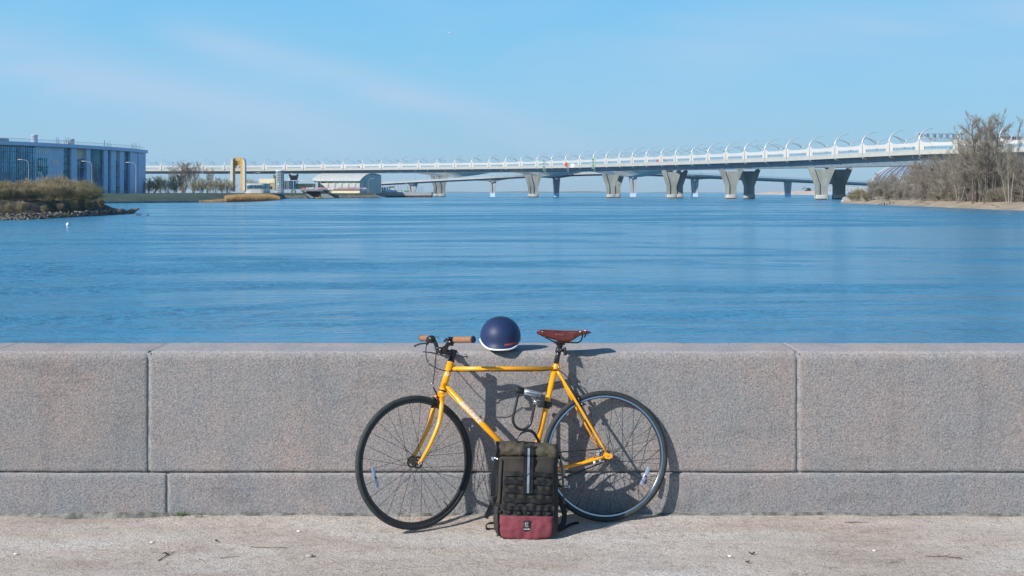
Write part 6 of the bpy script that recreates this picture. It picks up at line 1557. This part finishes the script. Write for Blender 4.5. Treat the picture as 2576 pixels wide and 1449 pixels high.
# quay wall with railing; culvert in the embankment
q = MB()
for i in range(90): p = P(560+i*4.1, 478.2, 782 if i > 40 else 730); q.box(p, (.12, .12, 1.5))
for a, b, Yq in ((560, 722, 730), (724, 930, 782)): q.tube([P(a, 476.4, Yq), P(b, 476.6, Yq)], .07, 4)
tag(q.build('quay_railing', M['lamp'], org=P(740, 480, 840)), 'pale railing along the top of the far embankment', 'railing')
cv = empty('culvert_bridge', P(786, 482, 842), 'dark low bridge over a channel mouth in the far embankment', 'bridge')
bbox('deck', 756, 813, 478, 481.0, 751, 40, M['concrete2'], cv); bbox('opening_shade_block', 770, 806, 481.1, 499, 754, 30, M['dark'], cv)  # black block stands in for the shade inside the channel mouth
q = MB(); q.prism([P(x, y, 752.5) for x, y in [(758, 481.2), (764, 481.2), (790, 497), (783, 499), (776, 495)]], (0, 1.6, 0)); fixn(q.build('wing_wall', M['concrete'], cv))
q = MB(); q.prism([P(x, y, 752.5) for x, y in [(806, 481.2), (812, 481.2), (842, 497.6), (808, 498.5)]], (0, 1.6, 0)); fixn(q.build('wing_wall', M['concrete'], cv))
bk = empty('brick_base', B0(890, 868), 'low dull red brick wall below the arched hall', 'wall'); bbox('wall', 838, 905, 475.6, 480, 866, 3, mat('dull_brick', (.20, .09, .07), .9), bk)
# pontoon
Yp = WL(496.6)-6; po = empty('pontoon', P(1012, 496.2, Yp), 'grey moored pontoon with dark red waterline beside the leftmost pier', 'pontoon')
q = MB(); q.prism([P(x, y, Yp) for x, y in [(944, 484), (944.5, 489), (953, 493), (964, 495.5), (1085, 495.5), (1085.5, 482.8), (1000, 483.2)]], (0, 14, 0)); fixn(q.build('hull', M['hull'], po))
q = MB(); q.prism([P(x, y, Yp-.15) for x, y in [(966, 492.2), (1085.3, 491.4), (1085.3, 496.4), (972, 496.4)]], (0, 14.2, 0)); fixn(q.build('waterline', M['rust'], po))
q = MB()
for i in range(10): q.box(P(978+i*6.5, 494, Yp-.4), (.5, .5, 1.4))
q.build('fender', M['rust'], po)
bbox('deckhouse_roof', 949, 991, 467, 468.6, Yp+3, 6, M['bwhite'], po)
for x in (951, 957.5, 964.5, 971, 977): bbox('deckhouse_post', x, x+1.1, 468.7, 483.5, Yp+3.2, .5, M['bwhite'], po)
bbox('deckhouse_wall', 960, 977, 471, 483.5, Yp+5, 3, M['glass'], po); bbox('cabin', 978, 991, 469, 477, Yp+4, 4, M['bgrey'], po); bbox('cabin', 977, 993, 477.2, 483.3, Yp+2, 5, M['bwhite2'], po)
bbox('cabin', 994, 1010, 477, 483, Yp+4, 4, M['bgrey'], po); bbox('crate', 1016, 1028, 479.3, 483, Yp+3, 4, M['greenpaint'], po); bbox('crate', 934, 944.5, 479.5, 486, Yp+8, 5, M['greenpaint'], po)
for i, px in enumerate([1041, 1052, 1056, 1060, 1064, 1025, 1034, 1002, 1008]):
    q = MB(); a = P(px, 483, Yp+6); h = [2.6, 3.4, 3.4, 3.6, 3.4, 3.5, 2.2, 4, 3.4][i]; q.tube([a, a+Vector((0, 0, h))], .08, 5); q.box(a+Vector((0, 0, h)), (.5, .5, .3)); q.build('mast', M['mullion'], po)
# tiny boat, buoy, gulls, ducks
b_ = P(804.5, 498.6, WL(499.4)-2); e = empty('rowing_boat', Vector((b_.x, b_.y, WZ)), 'tiny orange boat by the far rubble shore below the culvert', 'boat'); q = MB(); rows = []
for i in range(9):
    t = i/8; wv = .75*math.sin(math.pi*min(.98, max(.02, t)))**.6; x = (t-.5)*5; rows.append([e.location+Vector((x, -wv, .75)), e.location+Vector((x, -wv*.6, 0)), e.location+Vector((x, wv*.6, 0)), e.location+Vector((x, wv, .75))])
q.grid(rows); o = fixn(q.build('hull', M['orange'], e)); MB().box(e.location+Vector((0, 0, 1.1)), (.5, .4, 1.0), None, .15).build('cargo', M['signred'], e)
c = P(170, 565.5, WL(568.3)); q = MB(); q.lathe(Vector((c.x, c.y, WZ)), (.15, 0, 1), [(0, -.1), (.13, 0), (.18, .14), (.15, .26), (.06, .33), (.05, .38), (0, .39)], 14); tag(fixn(q.build('buoy', M['white'], org=(c.x, c.y, WZ))), 'small white buoy floating off the left bank', 'buoy')
g = P(1131, 83, 250); e = empty('gull', g, 'lone white gull gliding high in the sky left of centre', 'bird'); q = MB()
q.tube([g+Vector((-.28, 0, .02)), g+Vector((-.1, 0, .03)), g+Vector((.12, 0, 0)), g+Vector((.34, 0, -.05))], [.03, .085, .10, .02], 8); q.build('body', M['gull'], e)
for s in (-1, 1):
    m_ = MB(); rows = []
    for i in range(7):
        t = i/6; x = s*(.05+.56*t); z = (.04+.20*math.sin(t*2.2)*.5-.16*t*t)+(.14*t if s > 0 else -.12*t); rows.append([g+Vector((x, -.06, z)), g+Vector((x, .09*(1-t)+.01, z)), g+Vector((x, .09*(1-t)+.01, z+.02)), g+Vector((x, -.06, z+.02)), g+Vector((x, -.06, z))])
    m_.grid(rows); fixn(m_.build('wing', M['gullwing'], e))
for i, (px, py, lab) in enumerate([(345, 543.5, 'dark duck just off the tip of the left bank'), (352, 544, 'dark duck second from the tip of the left bank'), (371, 543.6, 'dark duck farthest from the left bank tip')]):
    c = P(px, py, 200); c.z = WZ; q = MB(); q.sphere(c+Vector((0, 0, .05)), .17, 10, 6, (1.3, .7, .6)); q.sphere(c+Vector((.2, 0, .22)), .07, 8, 6); tag(q.build('duck', M['duck'], org=c), lab, 'duck', 'ducks off the left bank')
# far right: stadium dome, tents and hoarding
Yd = 1250; dc = Vector(((2330-1288)*Yd/F, Yd, 5)); e = empty('stadium_dome', Vector((dc.x, dc.y, WZ+2)), 'silver ribbed dome showing between the bridge girder and bare trees', 'stadium'); q = MB()
q.sphere(dc, 1, 40, 14, (52, 52, 27.5)); fixn(q.build('shell', mat('silver_shell', (.30, .36, .46), .35, metal=.5), e))
for k_ in range(40):
    a = k_*2*math.pi/40; r_ = MB(); r_.tube([dc+Vector((math.cos(a)*math.cos(t)*53.0, math.sin(a)*math.cos(t)*53.0, math.sin(t)*28.2)) for t in frange(0, 1.35, 7)], .5, 5); r_.build('rib', M['lamp'], e)
Yk = 1900
for i, (x0, x1, y0, y1, mm_, nmn, lab) in enumerate([(2084, 2190, 470.5, 480, M['bwhite'], 'tent_hall', 'long low white tent hall on the far sand spit'), (2066, 2082, 476.5, 481.5, M['bluepaint'], 'container', 'blue container on the far sand spit beside the pier'), (2068, 2200, 482, 487.6, M['paleblue'], 'hoarding', 'pale blue hoarding along the far sand spit')]):
    Y = Yk+[40, 0, -30][i]; q = MB(); a, b = P(x0, y1, Y), P(x1, y1, Y); h = (y1-y0)*Y/F; e = empty(nmn, (a+b)/2, lab, nmn.replace('_', ' ').replace('container', 'container'))
    if i == 0: 
        q.prism([a, a+Vector((0, 0, h*.75)), a+Vector((0, 9, h)), a+Vector((0, 18, h*.75)), a+Vector((0, 18, 0))], b-a); fixn(q.build('canvas', mm_, e))
        for k_ in range(12): MB().box(a.lerp(b, (k_+.5)/12)+Vector((0, -.15, h*.35)), (.6, .2, h*.7)).build('frame_post', M['mullion'], e)
    else:
        q.box((a+b)/2+Vector((0, 1.5, h/2)), ((b-a).length, 3 if i == 1 else .3, h)); q.build('wall', mm_, e)
        for k_ in range(10): MB().box(a.lerp(b, (k_+.5)/10)+Vector((0, -.1, h/2)), (.3, .15, h*.98)).build('rib', mm_, e)
b_ = P(1988+45, 478.5, 1950); e = empty('digger', P(2033, 480, 1950), 'dark digger on the crest of the far sand spit', 'digger'); q = MB(); c = P(2033, 480.5, 1950); q.box(c+Vector((0, 0, 1)), (9, 3, 1.8), None, .3); q.build('tracks', M['dark'], e)
q = MB(); q.box(c+Vector((1, 0, 3.2)), (5, 3, 2.6), None, .3); q.build('cab', M['dark'], e); q = MB(); q.tube([c+Vector((-1, 0, 3)), c+Vector((-5, 0, 5.2)), c+Vector((-9, 0, 2))], .5, 6); q.build('arm', M['dark'], e)

# ================================================================== HAZE
hm = bpy.data.materials.new('haze'); hm.use_nodes = True; ht = hm.node_tree; ht.nodes.clear()
ho = N('ShaderNodeOutputMaterial', ht); hv_ = N('ShaderNodeVolumePrincipled', ht)
hv_.inputs['Color'].default_value = (.80, .90, 1, 1); hv_.inputs['Density'].default_value = HAZE; hv_.inputs['Anisotropy'].default_value = .1
ht.links.new(hv_.outputs[0], ho.inputs['Volume'])
tag(MB().box((0, 6500, 20), (21000, 14000, 80)).build('haze', hm), kind='stuff')
